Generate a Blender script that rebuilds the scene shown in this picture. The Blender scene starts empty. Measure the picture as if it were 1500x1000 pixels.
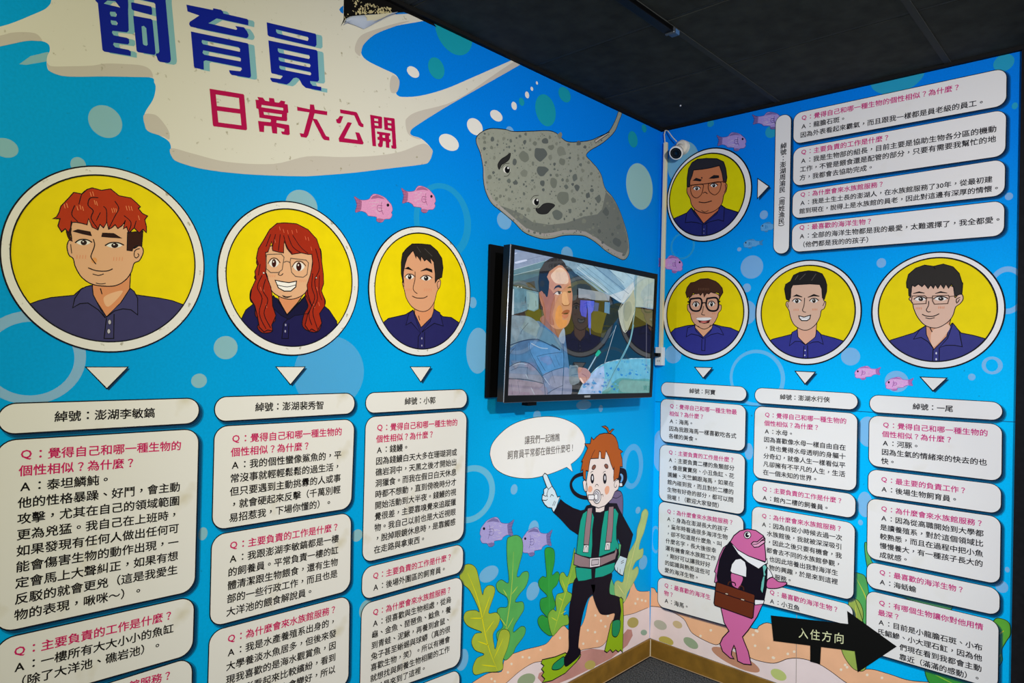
import bpy, bmesh, math, random
from mathutils import Vector, Matrix
from mathutils.geometry import tessellate_polygon
random.seed(7)
sc = bpy.context.scene
COL = sc.collection
# ------------------------------------------------------------------ camera
# world: corner of the room at the origin, left wall = plane y=0 (x<0), right wall = plane x=0 (y<0)
F = 1003.765
CX = Vector((0.68258564, 0.02575773, 0.73035155))     # world +X seen in camera axes (x right, y down, z forward)
CY = Vector((-0.73034982, -0.01124759, 0.6829807))    # world +Y
CZ = -Vector((-0.02580673, 0.99960494, -0.01113471))  # world +Z
R = Matrix((CX, CY, CZ)).transposed()                 # camera axes <- world
RT = R.transposed()
CAMH = 1.5
def raydir(px, py):
    return RT @ Vector(((px-750)/F, (py-500)/F, 1.0))
_d = raydir(951, 958.5)
_t = -CAMH/_d.z
CAM = Vector((-_d.x*_t, -_d.y*_t, CAMH))              # so that the corner stands at x=y=0
cd = bpy.data.cameras.new('camera'); cam = bpy.data.objects.new('camera', cd); COL.objects.link(cam)
cd.sensor_width = 36; cd.lens = F/1500*36; cd.clip_start = 0.05
right, down, fwd = RT @ Vector((1,0,0)), RT @ Vector((0,1,0)), RT @ Vector((0,0,1))
m = Matrix((right, -down, -fwd)).transposed().to_4x4(); m.translation = CAM
cam.matrix_world = m; sc.camera = cam
# ------------------------------------------------------------------ light, world, exposure
vs = sc.view_settings
vs.view_transform = 'Standard'; vs.look = 'None'; vs.gamma = 1; vs.use_curve_mapping = False; vs.exposure = 0.0
w = bpy.data.worlds.new('dim exhibition hall'); sc.world = w; w.use_nodes = True
w.node_tree.nodes['Background'].inputs[0].default_value = (0.88, 0.92, 1.0, 1)
w.node_tree.nodes['Background'].inputs[1].default_value = 0.62
def spot(name, loc, aim, power, color, angle, blend, size):
    l = bpy.data.lights.new(name, 'SPOT'); l.energy = power; l.color = color
    l.spot_size = math.radians(angle); l.spot_blend = blend; l.shadow_soft_size = size
    o = bpy.data.objects.new(name, l); COL.objects.link(o); o.location = loc
    o.rotation_euler = (Vector(aim)-Vector(loc)).to_track_quat('-Z', 'Y').to_euler()
    return o
spot('spot_main', (-2.55,-2.95,2.5), (-.35,-.4,1.12), 275, (1.0,.975,.99), 88, .85, .03)
spot('spot_warm', (-3.3,-2.3,2.5), (-2.4,-.2,1.0), 135, (1.0,.93,.50), 100, .9, .05)
spot('spot_cool', (-3.4,-.42,1.9), (0,-.85,.95), 80, (.82,.90,1.0), 44, .8, .02)
spot('spot_corner', (-1.7,-2.1,2.5), (-.3,-.25,.4), 125, (.92,.96,1.0), 50, .9, .03)

# ------------------------------------------------------------------ helpers
H = CAMH + 0.0
def onplane(px, py, n, d):
    """point on the plane n.p = d seen at pixel px,py"""
    r = raydir(px, py); t = (d - n.dot(CAM))/n.dot(r)
    return CAM + r*t
class Plane:
    def __init__(s, org, u, v, n):
        s.o, s.u, s.v, s.n = Vector(org), Vector(u).normalized(), Vector(v).normalized(), Vector(n).normalized()
    def px(s, x, y, h=0.0):                      # pixel -> (u,v) on the plane raised by h
        p = onplane(x, y, s.n, s.n.dot(s.o)+h) - s.o
        return (p.dot(s.u), p.dot(s.v))
    def w(s, uv, h=0.0):
        return s.o + s.u*uv[0] + s.v*uv[1] + s.n*h
LW = Plane((0,0,0), (1,0,0), (0,0,1), (0,-1,0))
RW = Plane((0,0,0), (0,-1,0), (0,0,1), (-1,0,0))
CEIL = LW.px(970, 190)[1]
BASE = 0.083
_lims = {id(LW): (-6.0, 0.0), id(RW): (0.0, None)}
def srgb(h):
    h = h.lstrip('#'); c = [int(h[i:i+2], 16)/255 for i in (0, 2, 4)]
    return tuple((x/12.92 if x <= .04045 else ((x+.055)/1.055)**2.4) for x in c)+(1,)
MATS = {}
def mat(color, rough=0.55, alpha=1.0, emit=0.0, metal=0.0, noise=0.0, nscale=30, bump=0.0, spec=0.12, coat=0.0, base=None):
    key = (color, rough, alpha, emit, metal, noise, nscale, bump, spec, coat, base)
    if key in MATS: return MATS[key]
    mt = bpy.data.materials.new('ink_'+color.lstrip('#')); mt.use_nodes = True
    nt = mt.node_tree; b = nt.nodes['Principled BSDF']
    c = srgb(color)
    b.inputs['Base Color'].default_value = c
    b.inputs['Roughness'].default_value = rough; b.inputs['Metallic'].default_value = metal
    b.inputs['Specular IOR Level'].default_value = spec
    b.inputs['Alpha'].default_value = alpha
    if coat:
        b.inputs['Coat Weight'].default_value = coat; b.inputs['Coat Roughness'].default_value = 0.02; b.inputs['Coat IOR'].default_value = 1.58
    if emit:
        b.inputs['Emission Color'].default_value = c; b.inputs['Emission Strength'].default_value = emit
        b.inputs['Base Color'].default_value = (0.01, 0.01, 0.012, 1)
    if noise or bump:
        tc = nt.nodes.new('ShaderNodeTexCoord'); nz = nt.nodes.new('ShaderNodeTexNoise')
        nz.inputs['Scale'].default_value = nscale; nz.inputs['Detail'].default_value = 6
        nt.links.new(tc.outputs['Object'], nz.inputs['Vector'])
        if noise:
            mr = nt.nodes.new('ShaderNodeMapRange'); mr.inputs[1].default_value = .3; mr.inputs[2].default_value = .7
            mr.inputs[3].default_value = 1-noise; mr.inputs[4].default_value = 1+noise*.5
            nt.links.new(nz.outputs['Fac'], mr.inputs[0])
            mx = nt.nodes.new('ShaderNodeVectorMath'); mx.operation = 'SCALE'
            mx.inputs[0].default_value = c[:3]; nt.links.new(mr.outputs[0], mx.inputs['Scale'])
            nt.links.new(mx.outputs[0], b.inputs['Emission Color' if emit else 'Base Color'])
        if bump:
            bp = nt.nodes.new('ShaderNodeBump'); bp.inputs['Strength'].default_value = bump; bp.inputs['Distance'].default_value = .01
            nt.links.new(nz.outputs['Fac'], bp.inputs['Height']); nt.links.new(bp.outputs[0], b.inputs['Normal'])
    MATS[key] = mt
    return mt
STEP = 0.00022                                   # printed layers lie a fraction of a millimetre apart
class MB:
    """collects triangles / quads in world space with a material per face"""
    def __init__(s): s.v, s.f, s.mi, s.m = [], [], [], []
    def mat(s, mt):
        if mt not in s.m: s.m.append(mt)
        return s.m.index(mt)
    def add(s, vs, fs, mt):
        k = len(s.v); i = s.mat(mt); s.v += vs
        for f in fs: s.f.append([a+k for a in f]); s.mi.append(i)
    def box(s, c, d, mt, rot=None):
        P = [Vector((x*d[0]/2, y*d[1]/2, z*d[2]/2)) for x in (-1,1) for y in (-1,1) for z in (-1,1)]
        P = [(rot @ p if rot else p)+Vector(c) for p in P]
        s.add(P, [(0,1,3,2),(4,6,7,5),(0,4,5,1),(2,3,7,6),(0,2,6,4),(1,5,7,3)], mt)
    def hexa(s, A, B, mt):                        # two quads joined into a solid
        s.add(list(A)+list(B), [(0,1,2,3),(7,6,5,4),(0,4,5,1),(1,5,6,2),(2,6,7,3),(3,7,4,0)], mt)
    def tube(s, pts, r, mt, n=10):
        rings = []
        for i, p in enumerate(pts):
            p = Vector(p); t = (Vector(pts[min(i+1,len(pts)-1)])-Vector(pts[max(i-1,0)])).normalized()
            a = t.orthogonal().normalized() if i == 0 else (prev - t*prev.dot(t)).normalized()
            prev = a; b = t.cross(a); rr = r[i] if isinstance(r, (list,tuple)) else r
            rings.append([p+(a*math.cos(q*2*math.pi/n)+b*math.sin(q*2*math.pi/n))*rr for q in range(n)])
        vs = [v for g in rings for v in g]; fs = []
        for i in range(len(rings)-1):
            for q in range(n): fs.append((i*n+q, i*n+(q+1)%n, (i+1)*n+(q+1)%n, (i+1)*n+q))
        fs.append(list(range(n))[::-1]); fs.append([(len(rings)-1)*n+q for q in range(n)])
        s.add(vs, fs, mt)
    def build(s, name, parent=None, org=None, clip=None, bevel=0, smooth=False):
        off = parent.location if (parent is not None and org is None) else Vector(org or (0,0,0))
        me = bpy.data.meshes.new(name)
        me.from_pydata([tuple(Vector(p)-off) for p in s.v], [], s.f)
        for mt in s.m: me.materials.append(mt)
        me.polygons.foreach_set('material_index', s.mi)
        if smooth: me.polygons.foreach_set('use_smooth', [True]*len(s.f))
        me.update()
        if clip:
            bm = bmesh.new(); bm.from_mesh(me)
            for co, no in clip:
                co = Vector(co)-off
                if all((v.co-co).dot(Vector(no)) <= 1e-6 for v in bm.verts): continue
                bmesh.ops.bisect_plane(bm, geom=bm.verts[:]+bm.edges[:]+bm.faces[:], plane_co=co, plane_no=no, clear_outer=True)
            bm.to_mesh(me); bm.free()
        o = bpy.data.objects.new(name, me); COL.objects.link(o)
        if parent is not None: o.parent = parent
        else: o.location = off
        if bevel:
            b = o.modifiers.new('bevel', 'BEVEL'); b.width = bevel; b.segments = 3; b.limit_method = 'ANGLE'
        return o
def clipw(P):
    c = [((0,0,CEIL-0.002), (0,0,1)), ((0,0,BASE+0.001), (0,0,-1))]
    if P is LW: c += [((-0.002,0,0), (1,0,0))]
    if P is RW: c += [((0,-0.002,0), (0,1,0)), ((0,-RWLEN,0), (0,-1,0))]
    return c
RWLEN = 99
RWLEN = RW.px(1490, 500)[0]
def tag(o, label=None, cat=None, group=None, kind=None):
    if label: o['label'] = label
    if cat: o['category'] = cat
    if group: o['group'] = group
    if kind: o['kind'] = kind
    return o
def root(name, loc, label, cat, group=None):
    o = bpy.data.objects.new(name, None); COL.objects.link(o); o.location = loc; o.empty_display_size = .05
    return tag(o, label, cat, group)
def smooth_closed(p, n=5, closed=True):
    out = []; L = len(p)
    rng = range(L) if closed else range(L-1)
    for i in rng:
        g = (lambda k: p[k % L]) if closed else (lambda k: p[min(max(k,0),L-1)])
        p0, p1, p2, p3 = g(i-1), g(i), g(i+1), g(i+2)
        for k in range(n):
            t = k/n
            out.append(tuple(.5*((2*p1[a])+(-p0[a]+p2[a])*t+(2*p0[a]-5*p1[a]+4*p2[a]-p3[a])*t*t+(-p0[a]+3*p1[a]-3*p2[a]+p3[a])*t**3) for a in (0,1)))
    if not closed: out.append(tuple(p[-1]))
    return out
class Pic:
    """draws print on a plane from coordinates read in a zoomed crop of the photograph"""
    def __init__(s, P, ox=0, oy=0, sc=1.0, base=1):
        s.P, s.ox, s.oy, s.s, s.base = P, ox, oy, sc, base
    def uv(s, pts, h):
        return [s.P.px(s.ox+x*s.s, s.oy+y*s.s, h) for x, y in pts]
    def mpp(s, uv):                              # metres per pixel there
        return (s.P.w(uv)-CAM).length/F*.93
    def fill(s, mb, pts, color, lay, smooth=False, holes=(), ow=0, oc='#0b0a12', **kw):
        h = (s.base+lay)*STEP
        if smooth: pts = smooth_closed(pts)
        rings = [s.uv(pts, h)]+[s.uv(q, h) for q in holes]
        vl = [Vector((a, b, 0)) for r in rings for a, b in r]
        tris = tessellate_polygon([[Vector((a, b, 0)) for a, b in r] for r in rings])
        mb.add([s.P.w((v.x, v.y), h) for v in vl], [tuple(t) for t in tris], color if not isinstance(color, str) else mat(color, **kw))
        if ow:
            for r in [pts]+list(holes): s.line(mb, list(r)+[r[0]], ow, oc, lay+.35)
    def line(s, mb, pts, w, color, lay, smooth=False, taper=False):
        h = (s.base+lay)*STEP
        if smooth: pts = smooth_closed(pts, 4, False)
        uv = s.uv(pts, h); n = len(uv)
        if n < 2: return
        hw = w*s.mpp(uv[0])/2; L, Rr = [], []
        closed = n > 3 and (abs(uv[0][0]-uv[-1][0])+abs(uv[0][1]-uv[-1][1])) < 1e-6
        for i in range(n):
            a = uv[i-1] if i else (uv[-2] if closed else uv[0]); b = uv[i+1] if i < n-1 else (uv[1] if closed else uv[-1]); c = uv[i]
            d1 = Vector((c[0]-a[0], c[1]-a[1])); d2 = Vector((b[0]-c[0], b[1]-c[1]))
            if d1.length < 1e-9: d1 = d2.copy()
            if d2.length < 1e-9: d2 = d1.copy()
            if d1.length < 1e-9: return
            d1.normalize(); d2.normalize(); t = d1+d2
            if t.length < .3: t = d1.copy()
            t.normalize(); k = min(1/max(abs(t.dot(d1)), .5), 1.8)
            q = hw*k*(1.0 if not taper else max(.25, math.sin(math.pi*min(max(i/(n-1),.06),.94))))
            nx, ny = -t.y*q, t.x*q
            L.append((c[0]+nx, c[1]+ny)); Rr.append((c[0]-nx, c[1]-ny))
        vs = [s.P.w(p, h) for p in L]+[s.P.w(p, h) for p in Rr]
        mb.add(vs, [(i, i+1, n+i+1, n+i) for i in range(n-1)], color if not isinstance(color, str) else mat(color))
    def ell(s, x0, y0, x1, y1, n=20, rot=0):
        cx, cy, a, b = (x0+x1)/2, (y0+y1)/2, abs(x1-x0)/2, abs(y1-y0)/2
        c, d = math.cos(rot), math.sin(rot)
        return [(cx+a*math.cos(t)*c-b*math.sin(t)*d, cy+a*math.cos(t)*d+b*math.sin(t)*c) for t in [2*math.pi*k/n for k in range(n)]]
    def disc(s, x0, y0, x1, y1, h=0):
        """axis-aligned ellipse on the plane whose picture has this bounding box -> cu, cv, ru, rv"""
        X0, Y0, X1, Y1 = s.ox+x0*s.s, s.oy+y0*s.s, s.ox+x1*s.s, s.oy+y1*s.s
        c = s.P.px((X0+X1)/2, (Y0+Y1)/2, h); k = s.mpp(c)
        q = [c[0], c[1], (X1-X0)/2*k*1.2, (Y1-Y0)/2*k]
        def proj(uv):
            p = R @ (s.P.w(uv, h)-CAM); return 750+F*p.x/p.z, 500+F*p.y/p.z
        for it in range(14):
            P = [proj((q[0]+q[2]*math.cos(t), q[1]+q[3]*math.sin(t))) for t in [2*math.pi*j/48 for j in range(48)]]
            bx = (min(p[0] for p in P), max(p[0] for p in P), min(p[1] for p in P), max(p[1] for p in P))
            mx, my = (bx[0]+bx[1])/2, (bx[2]+bx[3])/2
            a = s.P.px(mx, my, h); b = s.P.px((X0+X1)/2, (Y0+Y1)/2, h)
            q[0] += b[0]-a[0]; q[1] += b[1]-a[1]
            q[2] *= (X1-X0)/(bx[1]-bx[0]); q[3] *= (Y1-Y0)/(bx[3]-bx[2])
        return q
    def discfill(s, mb, q, color, lay, n=72, inner=None):
        h = (s.base+lay)*STEP; mt = color if not isinstance(color, str) else mat(color)
        A = [s.P.w((q[0]+q[2]*math.cos(2*math.pi*k/n), q[1]+q[3]*math.sin(2*math.pi*k/n)), h) for k in range(n)]
        if inner is None: mb.add(A, [list(range(n))], mt)
        else:
            B = [s.P.w((inner[0]+inner[2]*math.cos(2*math.pi*k/n), inner[1]+inner[3]*math.sin(2*math.pi*k/n)), h) for k in range(n)]
            mb.add(A+B, [(k, (k+1)%n, n+(k+1)%n, n+k) for k in range(n)], mt)
def grow(q, d): return [q[0], q[1], q[2]+d, q[3]+d]
# ------------------------------------------------------------------ lettering
GL = {}
def glyphs(chars, off=0.012):
    todo = [c for c in sorted(set(chars)) if (c, off) not in GL]
    obs = []
    for c in todo:
        cu = bpy.data.curves.new('g', 'FONT'); cu.body = c; cu.resolution_u = 2
        o = bpy.data.objects.new('g', cu); COL.objects.link(o); obs.append((c, o))
    bpy.context.view_layer.update(); dg = bpy.context.evaluated_depsgraph_get()
    for c, o in obs:
        me = o.evaluated_get(dg).to_mesh()
        vs = [(v.co.x, v.co.y) for v in me.vertices]; fs = [tuple(p.vertices) for p in me.polygons]
        if vs:
            x0, x1 = min(v[0] for v in vs), max(v[0] for v in vs); y0, y1 = min(v[1] for v in vs), max(v[1] for v in vs)
            if c in '，、。？！：' or c in 'QA':          # centred in their cell as in the photograph
                dx = .5-(x0+x1)/2; dy = (.38-(y0+y1)/2) if c in '，、。：' else (.36-(y0+y1)/2 if c in 'QA' else 0)
                vs = [(x+dx, y+dy) for x, y in vs]
        cnt = {}
        for p in fs:
            for i in range(len(p)): cnt[(p[i-1], p[i])] = 1
        k0 = len(vs); vs = list(vs); fs = list(fs)
        for (a, b) in list(cnt):                       # thicken the strokes: a narrow band along every outline edge
            if (b, a) in cnt: continue
            dx, dy = vs[b][0]-vs[a][0], vs[b][1]-vs[a][1]; L_ = math.hypot(dx, dy)
            if L_ < 1e-6: continue
            tx, ty = dx/L_*off*.8, dy/L_*off*.8; nx, ny = dy/L_*off, -dx/L_*off; n = len(vs)
            vs += [(vs[a][0]-tx, vs[a][1]-ty), (vs[a][0]+nx-tx, vs[a][1]+ny-ty), (vs[b][0]+nx+tx, vs[b][1]+ny+ty), (vs[b][0]+tx, vs[b][1]+ty)]
            fs.append((n, n+1, n+2, n+3))
        GL[(c, off)] = (vs, fs)
        o.evaluated_get(dg).to_mesh_clear()
        cu = o.data; bpy.data.objects.remove(o); bpy.data.curves.remove(cu)
def cells(t):
    return sum(.5 if c.isdigit() else 1 for c in t)
def put_line(mb, P, text, org, du, dv, h, mt, off=0.012):
    x = 0.0
    for c in text:
        if c in ' \u3000\u2009':
            x += .5 if c == '\u2009' else 1; continue
        vs, fs = GL[(c, off)]
        mb.add([P.w((org[0]+du[0]*(x+a)+dv[0]*(b-.38), org[1]+du[1]*(x+a)+dv[1]*(b-.38)), h) for a, b in vs], fs, mt)
        x += .5 if c.isdigit() else 1

# ------------------------------------------------------------------ the room
def mural_mat(ca, cb, name):
    mt = bpy.data.materials.new(name); mt.use_nodes = True; nt = mt.node_tree; b = nt.nodes['Principled BSDF']
    b.inputs['Roughness'].default_value = .6; b.inputs['Specular IOR Level'].default_value = .05
    tc = nt.nodes.new('ShaderNodeTexCoord')
    def noise(s, d):
        n = nt.nodes.new('ShaderNodeTexNoise'); n.inputs['Scale'].default_value = s; n.inputs['Detail'].default_value = d
        nt.links.new(tc.outputs['Object'], n.inputs['Vector']); return n
    n1 = noise(1.1, 3); r1 = nt.nodes.new('ShaderNodeValToRGB')
    r1.color_ramp.elements[0].position = .36; r1.color_ramp.elements[0].color = srgb(ca)
    r1.color_ramp.elements[1].position = .66; r1.color_ramp.elements[1].color = srgb(cb)
    nt.links.new(n1.outputs['Fac'], r1.inputs[0])
    # fine printed grain, as of watercolour paper
    n2 = noise(160, 4); mr = nt.nodes.new('ShaderNodeMapRange'); mr.inputs[1].default_value = .3; mr.inputs[2].default_value = .7
    mr.inputs[3].default_value = .95; mr.inputs[4].default_value = 1.05
    nt.links.new(n2.outputs['Fac'], mr.inputs[0])
    sc_ = nt.nodes.new('ShaderNodeVectorMath'); sc_.operation = 'SCALE'
    
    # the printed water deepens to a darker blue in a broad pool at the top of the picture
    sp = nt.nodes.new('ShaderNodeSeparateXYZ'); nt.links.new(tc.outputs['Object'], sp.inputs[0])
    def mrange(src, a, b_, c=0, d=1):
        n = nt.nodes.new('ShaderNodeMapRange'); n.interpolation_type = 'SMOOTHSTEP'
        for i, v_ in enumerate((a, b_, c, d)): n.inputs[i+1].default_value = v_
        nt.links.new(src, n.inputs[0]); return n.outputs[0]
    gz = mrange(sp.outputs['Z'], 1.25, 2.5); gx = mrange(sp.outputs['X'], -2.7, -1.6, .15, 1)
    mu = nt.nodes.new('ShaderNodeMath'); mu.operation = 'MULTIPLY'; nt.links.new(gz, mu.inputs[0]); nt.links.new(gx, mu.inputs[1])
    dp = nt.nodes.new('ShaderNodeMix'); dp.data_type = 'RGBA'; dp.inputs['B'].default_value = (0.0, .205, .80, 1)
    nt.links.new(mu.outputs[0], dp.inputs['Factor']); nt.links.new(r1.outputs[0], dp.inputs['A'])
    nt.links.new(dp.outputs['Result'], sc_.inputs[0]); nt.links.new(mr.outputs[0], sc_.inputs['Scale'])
    # specks of dirt
    v = nt.nodes.new('ShaderNodeTexNoise'); v.inputs['Scale'].default_value = 55; v.inputs['Detail'].default_value = 2
    nt.links.new(tc.outputs['Object'], v.inputs['Vector'])
    vr = nt.nodes.new('ShaderNodeMapRange'); vr.inputs[1].default_value = .72; vr.inputs[2].default_value = .80; vr.inputs[4].default_value = .5
    nt.links.new(v.outputs['Fac'], vr.inputs[0])
    mx = nt.nodes.new('ShaderNodeMix'); mx.data_type = 'RGBA'; mx.inputs['B'].default_value = srgb('#1a4a66')
    nt.links.new(vr.outputs[0], mx.inputs['Factor']); nt.links.new(sc_.outputs[0], mx.inputs['A'])
    nt.links.new(mx.outputs['Result'], b.inputs['Base Color'])
    bp = nt.nodes.new('ShaderNodeBump'); bp.inputs['Strength'].default_value = .12; bp.inputs['Distance'].default_value = .002
    nt.links.new(n2.outputs['Fac'], bp.inputs['Height']); nt.links.new(bp.outputs[0], b.inputs['Normal'])
    return mt
def speckled(color, speck='#8a8262', lo=.655, hi=.72, scale=48, name='aged_white_print'):
    mt = bpy.data.materials.new(name); mt.use_nodes = True; nt = mt.node_tree; b = nt.nodes['Principled BSDF']
    b.inputs['Roughness'].default_value = .6; b.inputs['Specular IOR Level'].default_value = .08
    tc = nt.nodes.new('ShaderNodeTexCoord'); v = nt.nodes.new('ShaderNodeTexNoise'); v.inputs['Scale'].default_value = scale; v.inputs['Detail'].default_value = 3
    nt.links.new(tc.outputs['Object'], v.inputs['Vector'])
    vr = nt.nodes.new('ShaderNodeMapRange'); vr.inputs[1].default_value = lo; vr.inputs[2].default_value = hi; vr.inputs[4].default_value = .7
    nt.links.new(v.outputs['Fac'], vr.inputs[0])
    mx = nt.nodes.new('ShaderNodeMix'); mx.data_type = 'RGBA'; mx.inputs['A'].default_value = srgb(color); mx.inputs['B'].default_value = srgb(speck)
    nt.links.new(vr.outputs[0], mx.inputs['Factor']); nt.links.new(mx.outputs['Result'], b.inputs['Base Color'])
    return mt
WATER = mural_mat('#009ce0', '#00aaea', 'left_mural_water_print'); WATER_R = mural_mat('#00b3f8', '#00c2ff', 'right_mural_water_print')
WHITE = speckled('#e4e2de'); CREAMY = speckled('#e4e2de', '#c9c0a4', .62, .80, 9, 'panel_white_print'); GREYW = speckled('#c3bcb4', name='aged_grey_print')
PANELW = speckled('#e8e6e4', '#d9d4c4', .60, .85, 7, 'right_panel_white_print')
XL, YB = -4.6, -4.2
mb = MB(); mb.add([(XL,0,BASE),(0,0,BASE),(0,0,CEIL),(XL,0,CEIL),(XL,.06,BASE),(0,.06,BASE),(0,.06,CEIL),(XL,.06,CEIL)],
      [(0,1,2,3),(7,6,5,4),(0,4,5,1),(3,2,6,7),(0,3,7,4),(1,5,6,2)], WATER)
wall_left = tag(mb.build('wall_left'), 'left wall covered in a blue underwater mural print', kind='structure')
mb = MB(); mb.hexa([(0,0,BASE),(0,-RWLEN,BASE),(0,-RWLEN,CEIL),(0,0,CEIL)], [(.06,.06,BASE),(.06,-RWLEN,BASE),(.06,-RWLEN,CEIL),(.06,.06,CEIL)], WATER_R)
wall_right = tag(mb.build('wall_right'), 'right wall covered in a blue underwater mural print', kind='structure')
mb = MB(); BLK = mat('#17171a', rough=.8, noise=.25, nscale=60)
mb.hexa([(-.012,-RWLEN,0),(-.012,YB,0),(-.012,YB,CEIL),(-.012,-RWLEN,CEIL)], [(.06,-RWLEN,0),(.06,YB,0),(.06,YB,CEIL),(.06,-RWLEN,CEIL)], BLK)
mb.box((-.016, -RWLEN-.045, CEIL/2), (.01, .006, CEIL), mat('#050506'))
tag(mb.build('trim_1'), 'matte black wall panel at the right end of the mural', kind='structure')
# floor: dark carpet tiles, each with its own edges
def carpet():
    mt = bpy.data.materials.new('charcoal_loop_carpet'); mt.use_nodes = True; nt = mt.node_tree; b = nt.nodes['Principled BSDF']; b.inputs['Roughness'].default_value = .95
    b.inputs['Specular IOR Level'].default_value = .1
    tc = nt.nodes.new('ShaderNodeTexCoord'); mp = nt.nodes.new('ShaderNodeMapping'); mp.inputs['Scale'].default_value = (60, 220, 1); mp.inputs['Rotation'].default_value = (0,0,.0)
    n = nt.nodes.new('ShaderNodeTexNoise'); n.inputs['Scale'].default_value = 1.6; n.inputs['Detail'].default_value = 5
    nt.links.new(tc.outputs['Object'], mp.inputs['Vector']); nt.links.new(mp.outputs[0], n.inputs['Vector'])
    r = nt.nodes.new('ShaderNodeValToRGB'); r.color_ramp.elements[0].position = .38; r.color_ramp.elements[0].color = srgb('#1d1f23')
    r.color_ramp.elements[1].position = .68; r.color_ramp.elements[1].color = srgb('#6a6d70')
    nt.links.new(n.outputs['Fac'], r.inputs[0]); nt.links.new(r.outputs[0], b.inputs['Base Color'])
    bp = nt.nodes.new('ShaderNodeBump'); bp.inputs['Strength'].default_value = .6; bp.inputs['Distance'].default_value = .004
    nt.links.new(n.outputs['Fac'], bp.inputs['Height']); nt.links.new(bp.outputs[0], b.inputs['Normal'])
    return mt
CAR = carpet()
mb = MB(); mb.box((XL/2, YB/2, -.03), (-XL+.12, -YB+.12, .05), mat('#0c0c0e'))
floor = tag(mb.build('floor'), 'dark charcoal carpet tile floor', kind='structure')
for i in range(3):
    for j in range(3):
        mb = MB(); mb.box((-.02-.25-.5*i, -.02-.25-.5*j, -.0035), (.497, .497, .007), CAR); mb.build('carpet_tile', floor)
mb = MB(); mb.box(((XL-1.52)/2, YB/2, -.0035), (-XL-1.52, -YB, .007), CAR); mb.box((-.76, (YB-1.52)/2, -.0035), (1.52, -YB-1.52, .007), CAR)
tag(mb.build('carpet_field', floor), kind='stuff')
# ceiling: near-black panels with recessed joints
CEM = mat('#3b3c37', rough=.85, noise=.3, nscale=14, bump=.15); CEG = mat('#161616', rough=.7)
mb = MB(); mb.box((XL/2, YB/2, CEIL+.045), (-XL+.12, -YB+.12, .05), CEG)
ceiling = tag(mb.build('ceiling'), 'dark suspended ceiling of near-black square panels', kind='structure')
xs = [0, -.52, -.98, -1.6, -2.2, -2.8, -3.4, -4.0, -4.6]; ys = [0, -.59, -1.235, -1.85, -2.45, -3.05, -3.65, YB]
for i in range(len(xs)-1):
    for j in range(len(ys)-1):
        x0, x1, y0, y1 = xs[i]-.008, xs[i+1]+.008, ys[j]-.008, ys[j+1]+.008
        mb = MB(); dz = random.uniform(0, .003)
        mb.box(((x0+x1)/2, (y0+y1)/2, CEIL+.010+dz), (abs(x1-x0), abs(y1-y0), .02), CEM); mb.build('ceiling_panel', ceiling, bevel=.002)
mb = MB()
for y in ys[1:-1]: mb.box((XL/2, y, CEIL+.004), (-XL, .022, .012), mat('#3a3c3a', rough=.7))
tag(mb.build('grid_bar', ceiling))
mb = MB()
for x in xs[1:-1]: mb.box((x, YB/2, CEIL+.008), (.012, -YB, .012), mat('#3a3c3a', rough=.7))
tag(mb.build('grid_bar', ceiling))
mb = MB()
mb.box((XL/2, -.008, CEIL-.004), (-XL, .016, .018), CEG); tag(mb.build('trim_2'), 'black edge angle where the ceiling meets the left wall', kind='structure')
mb = MB()
mb.box((-.008, YB/2, CEIL-.004), (.016, -YB, .018), CEG); tag(mb.build('trim_3'), 'black edge angle where the ceiling meets the right wall', kind='structure')
# baseboards
WOOD = mat('#83601f', rough=.5, noise=.25, nscale=18, bump=.1, spec=.4)
mb = MB(); mb.box((XL/2, -.006, BASE/2), (-XL, .012, BASE), WOOD)
tag(mb.build('baseboard_left', bevel=.0015), 'brown skirting board under the left mural', kind='structure')
mb = MB(); mb.box((-.006, (-RWLEN-.012)/2, BASE/2), (.012, RWLEN-.012, BASE), WOOD)
tag(mb.build('baseboard_right', bevel=.0015), 'brown skirting board under the right mural', kind='structure')
mb = MB(); mb.tube([(-.014,-.014,0),(-.014,-.014,BASE)], .0022, mat('#d9cbb0')); tag(mb.build('trim_4'), 'thin cream sealant line in the skirting corner', kind='structure')
mb = MB(); mb.tube([(-3.0,-.013,.0015),(-.014,-.013,.0015)], .0018, mat('#a58a6a')); mb.tube([(-.013,-.014,.0015),(-.013,-1.4,.0015)], .0018, mat('#a58a6a'))
tag(mb.build('trim_5'), 'thin glue line where skirting meets carpet', kind='structure')

# ------------------------------------------------------------------ mural background print (parts of the walls)
BUB = {}
def film(color, a): return mat(color, alpha=a)
L1 = Pic(LW); R1 = Pic(RW)
def bubble(P, wall, b, color='#9fe0e0', a=.5, inner=None, lay=0):
    q = P.disc(*b); mb = MB(); qi = P.disc(*inner) if inner else None
    P.discfill(mb, q, film(color, a), lay, 48, qi); return mb.build('bubble', wall, clip=clipw(P.P))
TEAL, PALE, WT = '#1fb6b0', '#b0dcd0', '#efeae4'
_n = [0]
def bl(*b, c=PALE, a=.55, inner=None):
    _n[0] += 1; bubble(L1, wall_left, b, c, a, inner, (_n[0] % 5)*.15)
def br(*b, c='#a8d8f0', a=.5, inner=None):
    _n[0] += 1; bubble(R1, wall_right, b, c, a, inner, (_n[0] % 5)*.15)
for b in [(129,154,179,202),(-12,202,27,231),(103,230,126,253),(418,278,465,326),(313,492,348,526),(280,547,303,568),(290,772,304,791),(515,775,531,793),(526,878,547,907)]: bl(*b)
bl(430,492,533,600, c='#7fd0ee', a=.33)
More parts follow.
